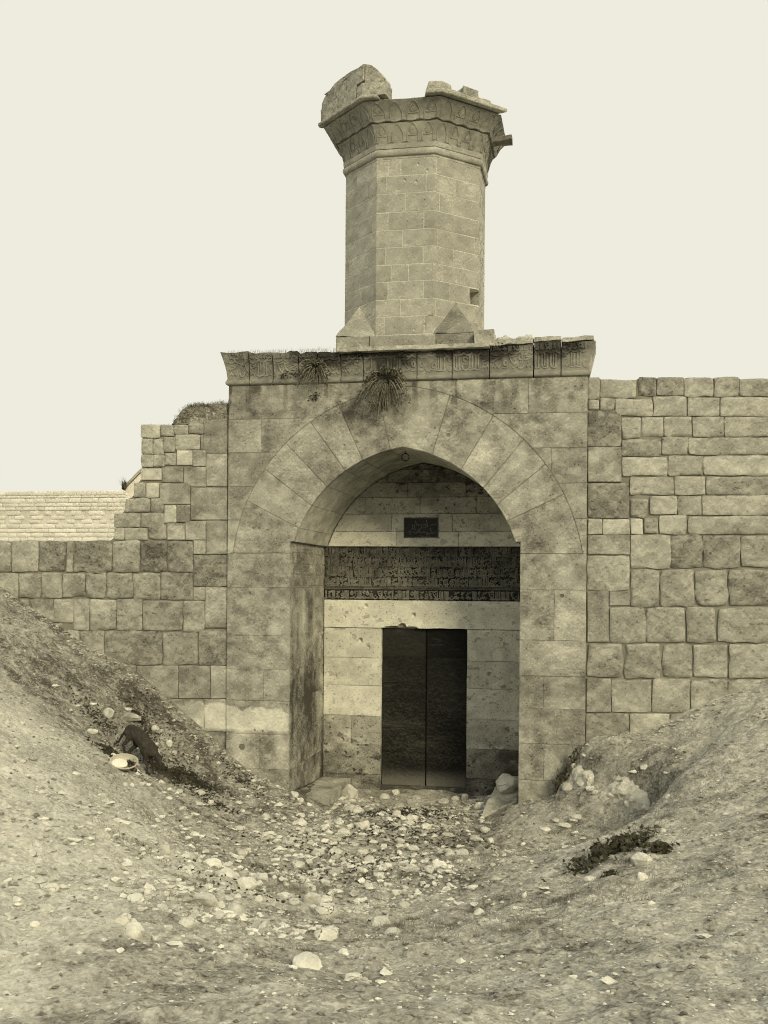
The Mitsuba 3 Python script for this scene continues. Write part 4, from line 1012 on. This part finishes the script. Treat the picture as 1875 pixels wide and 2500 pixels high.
for k, (u0, u1, z0, z1) in enumerate(((7.0, 7.42, 12.25, 12.50), (7.425, 7.86, 12.25, 12.52), (7.865, 8.30, 12.25, 12.47), (7.0, 7.62, 12.505, 12.74), (7.625, 8.02, 12.525, 12.76), (8.025, 8.27, 12.475, 12.8), (7.05, 7.50, 12.745, 13.1), (7.505, 8.10, 12.765, 13.1))):
    parapet(u0 + .004, u1 - .004, z0, z1, RA - .28, RA + .05 - .012 * (k > 2) - .01 * (k > 5), .46 + .04 * (k % 3), 30 + k)
ring_piece(8.83, 9.15, RA - .34, RA + .05, 12.26, 12.40, .56, 10, .02)
ring_piece(9.13, 9.36, RA - .36, RA + .0, 12.26, 12.34, .5, 11, .025)
ring_piece(9.36, 9.62, RA - .36, RA + .0, 12.26, 12.46, .55, 12, .035)
ring_piece(9.62, 9.85, RA - .36, RA - .02, 12.26, 12.37, .55, 13, .02)
ring_piece(8.2, 8.8, RA - .5, RA - .02, 12.165, 12.185, .6, 14, .01)
ring_piece(10.35, 10.55, RA - .3, RA + .16, 11.90, 11.985, .45, 15, .02)
# square base with broaches at its corners
BX0, BX1, BY0, BY1, BZ = TCX - AP, TCX + AP, TCY - AP, TCY + AP, 8.172
for a, b, t in ((BX0, -.9, .46), (-.9, .29, .52), (.29, BX1, .36)):
    put('base_stone', slab_y(rect(a, b, 7.6, BZ), BY0 - .004, BY0 + .4, bevel=.012, gap=.004, wob=.005), 'dressed_stone', tower, tone=t)
for X, s in ((BX0, 1), (BX1, -1)):
    for y0, y1 in ((BY0 + .4, BY0 + 1.3), (BY0 + 1.3, BY1)):
        put('base_stone', slab_z(np.array([(X, y0), (X + s * .4, y0), (X + s * .4, y1), (X, y1)]), 7.6, BZ, bevel=.01, gap=.004), 'dressed_stone', tower, tone=tn())
put('base_bed', bx(BX0 + .35, BX1 - .35, BY0 + .35, BY1 - .02, 7.6, BZ - .01), 'mortar', tower, tone=.5)
cc = AP * (1 - math.tan(math.pi / 8))
for sx_, sy_, tone, hh in ((-1, -1, .55, .62), (1, -1, .34, .62), (-1, 1, .5, .6), (1, 1, .5, .6)):
    cx_, cy_ = TCX + sx_ * AP, TCY + sy_ * AP
    A, B, Cc = np.array([cx_, cy_, BZ]), np.array([cx_ - sx_ * cc, cy_, BZ]), np.array([cx_, cy_ - sy_ * cc, BZ])
    top = (B + Cc) / 2 + [0, 0, hh]
    inn = (B + Cc) / 2 - np.array([sx_, sy_, 0]) * .1
    v = np.array([A, B, Cc, top, inn + [0, 0, hh], inn])
    m = trimesh.convex.convex_hull(v)
    put('broach', weather(m, .06, .03, 4, cx_), 'dressed_stone', tower, tone=tone, smooth=38)
put('loose_block', weather(bx(.99, 1.33, 1.25, 1.7, 7.61, 8.15), .08, .03, 4, 9), 'rubble_stone', tower, tone=.5, smooth=38)

# ------------------------------------------------------------------ far off: a coursed wall and a whitewashed gable
fw_ = thing('distant_wall', 'pale wall of small coursed stones, haze put into its colour, far beyond the broken wall end', 'wall')
FZ = [8.0, 7.78, 7.66, 7.435, 7.258, 7.078, 6.86, 6.66, 6.465, 6.25, 6.05, 5.85, 5.6, 5.3]
bigs = []
for i in range(13):
    x = -25.5 + rng.random()
    while x < -15.5:
        w = .3 + .55 * rng.random()
        q = [(x, FZ[i + 1]), (x + w, FZ[i + 1]), (x + w, FZ[i]), (x, FZ[i])]
        if 5 <= i <= 7:
            w *= 1.7
        put('stone', pillow(q, 30.0, gap=.008, bulge=.03, amp=.012, n=(4, 4), depth=.2), 'far_stone', fw_, tone=tn(.60, .06), smooth=True)
        x += w
put('plaster', bx(-26, -15, 30.05, 30.8, 3.0, 7.93), 'far_stone', fw_, tone=.46)
gb_ = thing('gable_house', 'whitewashed gable end showing behind the broken left wall', 'house')
put('wall', extr_y(Polygon([(-10.98, 3), (-10.98, 6.62), (-10.45, 7.13), (-9.0, 8.3), (-7.6, 7.0), (-7.6, 3)]), 14.0, 18.0), 'cloth', gb_)
put('coping', extr_y(Polygon([(-11.05, 6.58), (-10.47, 7.14), (-9.0, 8.33), (-9.0, 8.40), (-10.52, 7.19), (-11.08, 6.64)]), 13.95, 18.05), 'far_stone', gb_, tone=.15)

# ------------------------------------------------------------------ plants
def blades(spots, h, w, lean, seed, droop=0.0):
    """Grass: narrow two-segment blades rooted at the given points."""
    g = np.random.default_rng(seed)
    n = len(spots)
    p = np.asarray(spots, float)
    a = g.random(n) * 2 * np.pi
    d = np.stack([np.cos(a), np.sin(a), np.zeros(n)], 1)
    s = np.stack([-d[:, 1], d[:, 0], d[:, 2]], 1)
    H = h * (.5 + g.random(n))[:, None]
    ln = lean * (g.random(n))[:, None]
    up = np.array([0, 0, 1.0])
    m = p + up * H * .55 + d * H * ln * .35
    t = p + up * H * (1 - droop * ln) + d * H * ln
    W = w * (.6 + .8 * g.random(n))[:, None]
    v = np.stack([p - s * W, p + s * W, m + s * W * .7, m - s * W * .7, t], 1).reshape(-1, 3)
    k = np.arange(n)[:, None] * 5
    f = np.vstack([k + [0, 1, 2], k + [0, 2, 3], k + [3, 2, 4]])
    return trimesh.Trimesh(v, f, process=False)


def leaves(pts, size, seed, flat=0.0):
    g = np.random.default_rng(seed)
    n = len(pts)
    a = g.normal(size=(n, 3)) * [1, 1, 1 - flat]
    a /= np.linalg.norm(a, axis=1, keepdims=True)
    b = np.cross(a, g.normal(size=(n, 3)))
    b /= np.linalg.norm(b, axis=1, keepdims=True)
    s = size * (.5 + g.random(n))[:, None]
    p = np.asarray(pts)
    v = np.stack([p - a * s, p + b * s * .55, p + a * s, p - b * s * .55], 1).reshape(-1, 3)
    k = np.arange(n)[:, None] * 4
    return trimesh.Trimesh(v, np.vstack([k + [0, 1, 2], k + [0, 2, 3]]), process=False)


def hanging_shrub(root, r, n, drop, seed, label):
    key = thing('hanging_shrub', label, 'shrub', None)
    g = np.random.default_rng(seed)
    stems, lv = [], []
    root = np.asarray(root, float)
    for i in range(n):
        a = g.random() * 2 * np.pi
        out = np.array([math.cos(a) * 1.0, -abs(g.normal(.5, .3)), math.sin(a) * .75 + .05])
        L = r * (.45 + .75 * g.random())
        t = np.linspace(0, 1, 7)[:, None]
        q = root + g.normal(0, .02, 3) + out * L * t * (1 - .25 * t) + np.array([0, -.03, -drop * L]) * t ** 2 * (1.0 if out[2] < .4 else .7) + np.cumsum(g.normal(0, .006, (7, 3)), 0)
        q[:, 1] = np.minimum(q[:, 1], -.03)
        stems.append(tube(q, np.linspace(.0055, .002, 7), 3))
        m = int(18 * (1.0 if out[2] > -.1 else .35))
        k = g.integers(1, 6, m)
        lv.append(q[k] + (q[k + 1] - q[k]) * g.random((m, 1)) + g.normal(0, .016, (m, 3)))
    put('stems', cat(stems), 'straw', key, tone=.42, kind='stuff')
    put('foliage', leaves(np.vstack(lv), .021, seed), 'leaf', key, tone=.35, kind='stuff')


hanging_shrub((-1.47, -.10, 7.36), .32, 110, .8, 1, 'smaller dark wiry shrub hanging from the cornice, left of the tower')
hanging_shrub((-.28, -.10, 7.12), .50, 210, .75, 2, 'larger dark wiry shrub drooping over the crown of the arch')
for i, (x, z) in enumerate(((-2.0, 7.2), (-1.76, 7.22), (-.05, 7.5), (.6, 7.55), (-.75, 7.5), (-.4, 6.68), (1.5, 7.55), (-1.5, 6.85))):
    g = np.random.default_rng(50 + i)
    pts = np.array([x, -.10 if z > 7.05 else -.02, z]) + g.normal(0, 1, (90, 3)) * [.05, .015, .045]
    put('moss_tuft', leaves(pts, .017, i), 'leaf', gate, tone=.15, kind='stuff')
# dry grass along the cornice, on the slab and on the left wall head
g = np.random.default_rng(3)
sp_ = [(x, -.08 + .3 * g.random(), 7.60 + .02 * g.random()) for x in g.uniform(-3.05, -1.1, 700)] + [(x, -.05 + .3 * g.random(), 7.66) for x in g.uniform(1.4, 2.95, 420)]
put('dry_grass', blades(sp_, .045, .0022, 1.2, 4), 'straw', kind='stuff', tone=.35, label='fringe of short dry grass along the top of the carved cornice', category='grass')
key = thing('grass_mound', 'shaggy mound of dry grass on top of the left wall against the gateway', 'grass')
mm_ = weather(extr_y(Polygon([(-4.05, 6.46), (-3.80, 6.74), (-3.55, 6.775), (-3.06, 6.79), (-3.06, 6.4)]), .1, .9), .08, .05, 4, 2)
put('earth', mm_, 'soil', key, smooth=True)
pv = mm_.vertices[mm_.vertices[:, 2] > 6.5]
pk = g.integers(0, len(pv), 3800)
put('grass_blades', blades(pv[pk] + g.normal(0, .015, (3800, 3)), .07, .0028, 1.5, 6, .5), 'straw', key, tone=.3, kind='stuff')
sp_ = np.c_[g.uniform(-4.48, -3.95, 260), g.uniform(.08, .5, 260), np.full(260, 6.45)]
put('wall_top_grass', blades(sp_, .03, .002, 1.2, 14), 'straw', kind='stuff', tone=.4, label='thin dry grass on the stepped head of the left wall', category='grass')
key = thing('weed_tuft', 'tiny dry weed at the foot of the white gable', 'weed')
put('twigs', blades(np.array([-10.97, 13.9, 6.62]) + g.normal(0, .03, (60, 3)), .22, .01, 1.5, 15), 'leaf', key, tone=.4, kind='stuff')


def ground_pts(cx, cy, rx, ry, n, seed, rot=0.0):
    g = np.random.default_rng(seed)
    q = g.normal(0, .5, (n, 2)) * [rx, ry]
    c, s = math.cos(rot), math.sin(rot)
    x, y = cx + q[:, 0] * c - q[:, 1] * s, cy + q[:, 0] * s + q[:, 1] * c
    return np.c_[x, y, ground_z(x, y)]


def weed(label, cx, cy, rx, ry, n, rot, h, seed, size=.03):
    key = thing('leafy_weed', label, 'weed')
    p = ground_pts(cx, cy, rx, ry, n, seed, rot)
    g = np.random.default_rng(seed + 1)
    if n > 500:
        keep = meshkit.noise(p * [9, 9, 0] + 3) + g.normal(0, .12, n) > .42
        p = p[keep]
        n = len(p)
    put('foliage', leaves(p + np.c_[np.zeros((n, 2)), g.random(n) * h], size, seed, .5), 'leaf', key, tone=.38, kind='stuff')
    put('stems', blades(p[::3], h * 1.1, .003, .8, seed), 'leaf', key, tone=.2, kind='stuff')


weed('long dark patch of low leafy weeds on the right bank', 3.25, -5.1, .60, .20, 1500, .95, .13, 21, .038)
weed('small dark round weed beside the long weed patch', 3.74, -5.55, .13, .09, 240, 0, .11, 23)
weed('tiny dark weed in front of the long weed patch', 3.23, -6.2, .07, .05, 90, 0, .05, 24, .02)
weed('dark leafy weed at the foot of the right pier behind the rocks', 2.62, -.22, .16, .10, 420, 0, .30, 25, .028)
# withered grass, thin over the hollow way, denser in a few patches
sp_ = []
for i, (cx, cy, rx, ry, n) in enumerate(((.6, -4.5, .5, .3, 700), (-.3, -5.4, .5, .3, 500), (-1.9, -6.3, .4, .3, 350), (1.6, -3.6, .5, .4, 500), (2.8, -3, 1.2, .8, 900), (3.2, -6.8, 1.2, .9, 900), (-.5, -8, 1.5, 1, 500), (1.5, -7.5, 1.2, 1, 900), (3.2, -1.6, .7, .4, 500), (4.3, -2.6, 1., .9, 600), (-4.6, -1.2, .9, .9, 700), (-2.2, -4.4, 1, .6, 400), (-3.4, -.12, 1.6, .12, 420), (3.6, -.12, 1.4, .12, 420), (-5.2, -.15, 1.2, .12, 300))):
    sp_.append(ground_pts(cx, cy, rx, ry, n, 100 + i))
g = np.random.default_rng(99)
for i in range(30):
    cx, cy = (g.uniform(-2.2, 1.5), g.uniform(-9, -2.5)) if i < 14 else (g.uniform(1.8, 4.6), g.uniform(-8.5, -.6)) if i < 24 else (g.uniform(-4.5, -2.4), g.uniform(-5, -.5))
    sp_.append(ground_pts(cx, cy, .16, .08, 130, 700 + i))
put('sparse_grass', blades(np.vstack(sp_), .05, .0024, 1.5, 31, .6), 'straw', kind='stuff', tone=.28, label='withered short grass scattered over the stony ground', category='grass')

# ------------------------------------------------------------------ stones on the ground
def rock(w, h, seed, d=None, sub=3):
    """A broken lump of limestone: hull of a few points, its facets dented."""
    g = np.random.default_rng(seed)
    k = g.normal(size=(int(g.integers(18, 30)), 3))
    k /= np.linalg.norm(k, axis=1, keepdims=True)
    k *= (.80 + .28 * g.random(len(k)))[:, None]
    m = trimesh.convex.convex_hull(k)
    if sub > 1:
        m = weather(m, .5 if sub == 2 else .22, .05, 2.6, seed % 97)
        trimesh.smoothing.filter_taubin(m, iterations=1)
        m = weather(m, 9, .05, 3.4, seed % 89)
    v = np.array(m.vertices)
    v = (v - (v.max(0) + v.min(0)) / 2) / (v.max(0) - v.min(0)) * 2
    d = d or w * (.7 + .4 * g.random())
    v = v * [w / 2, d / 2, h / 2]
    a = g.random() * 6.3 if w < .3 and abs(d - w) < .3 * w else 0
    R = np.array([[math.cos(a), -math.sin(a), 0], [math.sin(a), math.cos(a), 0], [0, 0, 1]])
    return trimesh.Trimesh(v @ R.T, m.faces, process=False)


def zone(x, y):
    if x < -2.3:
        return 'on the left bank'
    if x > 1.7:
        return 'on the right bank'
    if y > -1.2:
        return 'on the ground just before the door'
    if y > -4.2:
        return 'in the middle of the hollow way'
    return 'in the near left of the hollow way' if x < .4 else 'in the near right of the hollow way'


ALL = [(x, y, w, h, min(.95, t * .86 + .02), i) for i, (x, y, w, h, t) in enumerate(ROCKS) if i > 0]
g = np.random.default_rng(77)
while len(ALL) < 296:
    x, y = g.normal(-.1, 1.7), g.uniform(-10.5, 1.8)
    if (y > 0 and abs(x) > 1.2) or x < -4.5 or x > 4.2 or g.random() > (.95 if abs(x + .2) < 1.7 else .35):
        continue
    w = .06 + .22 * g.random() ** 3
    ALL.append((x, y, w, w * (.45 + .4 * g.random()), .5 + .45 * g.random(), 1000 + len(ALL)))


def put_rock(name, x, y, w, h, tone, seed, label, category, group=None, z=None, sub=2):
    m = rock(w, max(h, w * .4), seed, sub=sub)
    if name == 'boulder':
        trimesh.smoothing.filter_taubin(m, iterations=12)
        m = weather(m, .04, .012, 9, seed)
    zz = float(ground_z(x, y)) if z is None else z
    m.apply_translation([x, y, zz + max(h, w * .4) * .12])
    put(name, m, 'rock_stone', tone=tone, smooth=36, label=label, category=category, group=group)


put_rock('boulder', ROCKS[0][0], ROCKS[0][1], ROCKS[0][2] * 1.1, ROCKS[0][3] * 1.15, .70, 3, 'large rounded boulder in front of the left bench', 'boulder', sub=3)
put_rock('boulder', 1.63, 1.05, .40, .34, .86, 917, 'pale boulder lying on the right bench inside the recess', 'boulder', z=.36, sub=3)
by = {}
for r in ALL:
    by.setdefault(zone(r[0], r[1]), []).append(r)
ORD = ['largest', 'second largest', 'third largest', 'fourth largest', 'fifth largest', 'sixth largest']
for zn, rs in by.items():
    rs.sort(key=lambda r: -r[2] * r[3])
    for k, (x, y, w, h, t, i) in enumerate(rs):
        if k < 6:
            lab, grp = f'{ORD[k]} loose limestone rock {zn}', None
        else:
            lab, grp = f'small loose limestone rock lying {zn}', f'small rocks {zn}'
        put_rock('rock', x, y, w, h, t, i, lab, 'rock', grp, sub=3 if w > .25 else 2 if w > .09 else 1)


def strewn(n, seed, smin, smax, fn, cx, cy):
    """Chips of stone: flattened, turned octahedra sunk a little into the earth."""
    g = np.random.default_rng(seed)
    x, y = fn(g, n)
    n = len(x)
    z = ground_z(x, y)
    s = smin + (smax - smin) * g.random(n) ** 2.4
    base = np.array([[1, 0, 0], [0, 1, 0], [-1, 0, 0], [0, -1, 0], [.2, .1, .7], [0, 0, -.6], [.7, .7, .35], [-.6, .6, .4]], float)
    hull = trimesh.convex.convex_hull(base)
    bv, bf = np.array(hull.vertices), np.array(hull.faces)
    a = g.random(n) * 6.28
    c, sn = np.cos(a), np.sin(a)
    q = bv[None] * (.6 + .8 * g.random((n, len(bv), 1))) * np.stack([np.ones(n), .6 + .4 * g.random(n), .5 + .4 * g.random(n)], 1)[:, None]
    qx = q[..., 0] * c[:, None] - q[..., 1] * sn[:, None]
    qy = q[..., 0] * sn[:, None] + q[..., 1] * c[:, None]
    v = np.stack([qx, qy, q[..., 2]], -1) * s[:, None, None] + np.stack([x, y, z + s * .12], 1)[:, None]
    f = (bf[None] + (np.arange(n) * len(bv))[:, None, None]).reshape(-1, 3)
    return trimesh.Trimesh(v.reshape(-1, 3), f, process=False)


def in_way(g, n):
    y = g.uniform(-10.5, 2.2, n)
    x = g.normal(-.35, 1.5, n)
    x = np.where(y > 0, np.clip(x, -1.25, 1.3), x)
    keep = meshkit.fbm(np.stack([x * .9, y * .9, x * 0 + 4], 1), 3) + g.normal(0, .06, n) > .47
    return x[keep], y[keep]


def wall_foot(g, n):
    x = np.where(g.random(n) < .6, g.uniform(-7, -1.9, n), g.uniform(1.95, 5.5, n))
    return x, -np.abs(g.normal(0, .16, n)) - .02


def anywhere(g, n):
    x, y = g.uniform(-7.5, 6.5, n), g.uniform(-13.5, -.1, n)
    return x, y


for nm, tone, sd, nn, fn, a, b in (('pebbles', .88, 1, 3000, in_way, .007, .080), ('pebbles', .66, 6, 3400, in_way, .006, .06), ('pebbles', .74, 7, 9000, in_way, .004, .026), ('pebbles', .44, 2, 4200, in_way, .008, .075), ('pebbles', .5, 5, 650, wall_foot, .006, .06), ('pebbles', .78, 3, 12000, anywhere, .004, .022), ('pebbles', .20, 4, 7500, anywhere, .006, .042)):
    put(nm, strewn(nn, sd, a, b, fn, 0, 0), 'rock_stone', tone=tone, kind='stuff', category='pebbles', label={1: 'bright limestone chips thick along the bottom of the hollow way', 2: 'greyer limestone chips mixed along the hollow way', 3: 'fine pale grit spread over both banks', 4: 'dark clods and chips spread over both banks', 7: 'fine broken limestone grit thick along the hollow way', 6: 'dull middling limestone chips among the brighter ones', 5: 'chips of fallen stone gathered along the foot of the walls'}[sd])
# dark dung and straw litter
lit = []
for i, (cx, cy, rx, ry, n, rot) in enumerate(((.2, -1.6, 1.6, .8, 350, 0), (-.6, -2.8, 1.2, .5, 220, .2), (.3, -4.4, 1.2, .6, 160, 0), (-.8, -6.2, 1.2, .6, 140, 0), (-3.9, -.6, .9, .3, 260, -.6), (-2.6, -.5, .6, .3, 200, -.5), (-3.45, -1.55, .4, .25, 1300, -.4), (-3.1, -1.3, .4, .22, 1200, -.3), (-3.75, -2.75, .4, .25, 900, -.4), (-2.6, -1.9, .5, .2, 300, -.3), (0, .4, .9, .6, 900, 0), (.2, -.8, 1.1, .5, 350, 0), (-4.6, -1.6, .5, .3, 350, -.5), (-4.1, -.9, .5, .15, 350, -.5), (0, -3, 1.8, 2, 300, 0))):
    lit.append(ground_pts(cx, cy, rx, ry, n, 300 + i, rot))
lit = np.vstack(lit)
put('litter', leaves(lit + [0, 0, .012], .024, 9, .6), 'leaf', tone=.10, kind='stuff', label='dark dung and trampled litter in patches on the ground', category='litter')

# rock outcrop breaking out of the right bank
out = thing('rock_outcrop', 'pale jagged limestone ledge breaking out of the right bank near the pier', 'rock')
def broken_edge(t0, t1, hf, seed, tone):
    """The exposed rock of the bank's edge: a craggy face, its head running in under the turf."""
    nt, sec = int((t1 - t0) / .034), np.array([(-.22, -.16), (-.18, .0), (-.14, .10), (-.09, .17), (-.01, .23), (.05, .27), (.12, .285), (.2, .28), (.28, .24), (.36, .12)])
    o = np.r_[np.linspace(0, len(sec) - 1, 22)]
    so, sh = np.interp(o, range(len(sec)), sec[:, 0]), np.interp(o, range(len(sec)), sec[:, 1])
    t = np.linspace(t0, t1, nt)
    end = np.sqrt(np.clip(1 - np.abs(2 * (t - t0) / (t1 - t0) - 1) ** 4, 0, 1))
    hh = np.array([hf(x) for x in t]) * end
    X = 2.66 + .73 * t[:, None] + .683 * so[None]
    Y = -.20 - .683 * t[:, None] + .73 * so[None]
    zb = ground_z(2.66 + .73 * t - .683 * .2, -.20 - .683 * t - .73 * .2)
    Z = zb[:, None] + np.where(sh[None] > 0, sh[None] * hh[:, None], sh[None])
    P = np.stack([X, Y, Z], -1)
    q = P * 4.0 + seed
    cell = np.floor(q * [1, 1, 1.4])
    blocky = meshkit.noise(cell * 7.7 + .5) - .5                         # blocks standing forward of one another
    rough = meshkit.fbm(P * 9.0 + seed, 3) - .5
    d = .17 * blocky + .12 * rough + .10 * (meshkit.fbm(P * 3.0 + seed, 2) - .5)
    P = P + d[..., None] * np.array([-.683, -.73, .25]) + (np.stack([meshkit.noise(P * 23 + j * 9) for j in range(3)], -1) - .5) * .035
    k = np.arange(P.shape[0] * P.shape[1]).reshape(P.shape[:2])
    f = np.vstack([np.stack([k[:-1, :-1], k[1:, :-1], k[1:, 1:]], -1).reshape(-1, 3), np.stack([k[:-1, :-1], k[1:, 1:], k[:-1, 1:]], -1).reshape(-1, 3)])
    put('ledge', trimesh.Trimesh(P.reshape(-1, 3), f, process=False), 'rock_stone', out, tone=tone, smooth=22)


broken_edge(-.08, .62, lambda t: 1.75 - 1.5 * max(0, t - .12), 3, .56)
broken_edge(.80, 1.75, lambda t: 1.5 - .6 * abs(t - 1.2), 8, .56)
g = np.random.default_rng(12)
for i, t in enumerate((.1, .34, .58, .72, .95, 1.3, 1.6)):
    x, y = 2.66 + .73 * t - .11 * g.random(), -.20 - .683 * t - .14
    w = .12 + .12 * g.random()
    put('fallen_piece', rock(w, w * .7, 640 + i, w * .9, 2).apply_translation([x, y, float(ground_z(x, y)) + w * .1]), 'rock_stone', out, tone=.6 + .25 * g.random(), smooth=36)

# ------------------------------------------------------------------ dog and basket
def bone(pts):
    """Hull of the spheres at the joints (x, y, z, r)."""
    S = [m3.Manifold.sphere(p[3], 16).translate(tuple(float(q) for q in p[:3])) for p in pts]
    return m3.Manifold.batch_hull(S)


def body(bones, fine, sm=12):
    M = m3.Manifold.batch_boolean([bone(b) for b in bones], m3.OpType.Add).refine_to_length(fine)
    mm = M.to_mesh()
    t = trimesh.Trimesh(mm.vert_properties[:, :3], mm.tri_verts)
    trimesh.smoothing.filter_taubin(t, iterations=sm)
    return t


DOGX, DOGY = -3.83, -2.05
dz = lambda x, y: float(ground_z(x, y))
hx, fx = DOGX, DOGX + .33
zh, zf = dz(hx, DOGY), dz(fx, DOGY)
W_ = .055
hip, sho = np.array([hx + .02, DOGY, zh + .40]), np.array([fx - .02, DOGY, zf + .40])
bones = [[(hip[0], hip[1], hip[2], .102), (hip[0] + .12, DOGY, (hip[2] + sho[2]) / 2 + .05, .108)],
         [(hip[0] + .12, DOGY, (hip[2] + sho[2]) / 2 + .05, .108), (sho[0] - .02, DOGY, sho[2] - .01, .115)],
         [(sho[0] - .03, DOGY, sho[2] - .04, .115), (sho[0] + .04, DOGY, sho[2] - .06, .09)],
         [(sho[0] + .03, DOGY, sho[2] + .0, .08), (sho[0] + .13, DOGY - .02, sho[2] - .13, .058)],
         [(sho[0] + .12, DOGY - .02, sho[2] - .12, .054), (sho[0] + .16, DOGY - .03, sho[2] - .18, .050)],
         [(sho[0] + .16, DOGY - .03, sho[2] - .18, .040), (sho[0] + .205, DOGY - .035, sho[2] - .265, .022)]]
for s in (-1, 1):
    y = DOGY + s * W_
    g0 = dz(hx - .02 + .03 * s, y)
    x0 = hx + .03 * s
    bones += [[(x0 + .02, y * 1, hip[2] - .02, .062), (x0 + .055, y, g0 + .24, .042)], [(x0 + .055, y, g0 + .24, .038), (x0 - .055, y, g0 + .135, .022)], [(x0 - .055, y, g0 + .135, .020), (x0 - .03, y, g0 + .02, .017)], [(x0 - .03, y, g0 + .018, .019), (x0 + .01, y, g0 + .014, .017)]]
    x1 = fx + .025 * s
    g1_ = dz(x1, y)
    bones += [[(x1 - .02, y, sho[2] - .05, .05), (x1 - .04, y, g1_ + .22, .030)], [(x1 - .04, y, g1_ + .22, .028), (x1 + .0, y, g1_ + .11, .021)], [(x1, y, g1_ + .11, .020), (x1 - .005, y, g1_ + .02, .017)], [(x1 - .005, y, g1_ + .018, .019), (x1 + .035, y, g1_ + .014, .016)]]
tl_ = [(hip[0] - .07, DOGY, hip[2] + .02, .024), (hip[0] - .14, DOGY, hip[2] - .06, .02), (hip[0] - .20, DOGY + .01, hip[2] - .17, .014), (hip[0] - .26, DOGY + .01, hip[2] - .20, .009)]
bones += [[tl_[i], tl_[i + 1]] for i in range(3)]
hd = np.array([sho[0] + .13, DOGY - .02, sho[2] - .10])
for s in (-1, 1):
    bones.append([(hd[0], hd[1] + s * .035, hd[2] + .02, .016), (hd[0] + .02, hd[1] + s * .062, hd[2] - .01, .013), (hd[0] + .045, hd[1] + s * .066, hd[2] - .06, .008)])
dog = thing('dog', 'small dark dog standing on the left bank, head lowered to the ground', 'dog')
dm = body(bones, .014)
dn = (meshkit.fbm(dm.vertices * [38, 38, 20], 2) - .5)
dm.vertices = dm.vertices + dm.vertex_normals * dn[:, None] * .030
put('body', dm, 'fur', dog, smooth=True)
for s in (-1, 1):
    e = trimesh.creation.icosphere(subdivisions=2, radius=.007)
    put('eye', e.apply_translation([sho[0] + .185, DOGY - .032 + s * .036, sho[2] - .175]), 'black_slate', dog, smooth=True)
nz_ = trimesh.creation.icosphere(subdivisions=2, radius=.013)
put('nose', nz_.apply_translation([sho[0] + .215, DOGY - .035, sho[2] - .278]), 'black_slate', dog, smooth=True)

bk = thing('basket', 'shallow round tray with a raised rim holding a heap of white cloth, below the dog', 'basket')
BXc, BYc = -3.42, -3.2
prof = [(0, .0), (.12, .004), (.18, .02), (.215, .06), (.225, .062), (.222, .052), (.19, .008), (.12, -.012), (0, -.014)]
bowl = trimesh.creation.revolve(np.array(prof)[::-1], sections=40)
tilt = trimesh.transformations.rotation_matrix(math.radians(24), [1, .55, 0])
zb = float(ground_z(BXc, BYc)) + .085
move = lambda m: m.apply_scale(.86).apply_transform(tilt).apply_translation([BXc, BYc, zb])
put('tray', move(bowl), 'wicker', bk, tone=.75, smooth=40)
rim = trimesh.creation.torus(major_radius=.222, minor_radius=.010, major_sections=48, minor_sections=8)
rim.apply_translation([0, 0, .06])
put('rim', move(rim), 'wicker', bk, tone=.95, smooth=True)
cl = trimesh.creation.icosphere(subdivisions=4, radius=1.0)
cl.vertices = cl.vertices * [.13, .12, .05]
cl = weather(cl, .2, .022, 9, 4)
cl.apply_translation([-.05, -.05, .035])
put('white_cloth', move(cl), 'cloth', bk, smooth=True)
dk = leaves(np.random.default_rng(4).normal(0, 1, (160, 3)) * [.045, .05, .012] + [.10, .02, .03], .02, 5, .4)
put('dark_contents', move(dk), 'leaf', bk, tone=.1, kind='stuff')
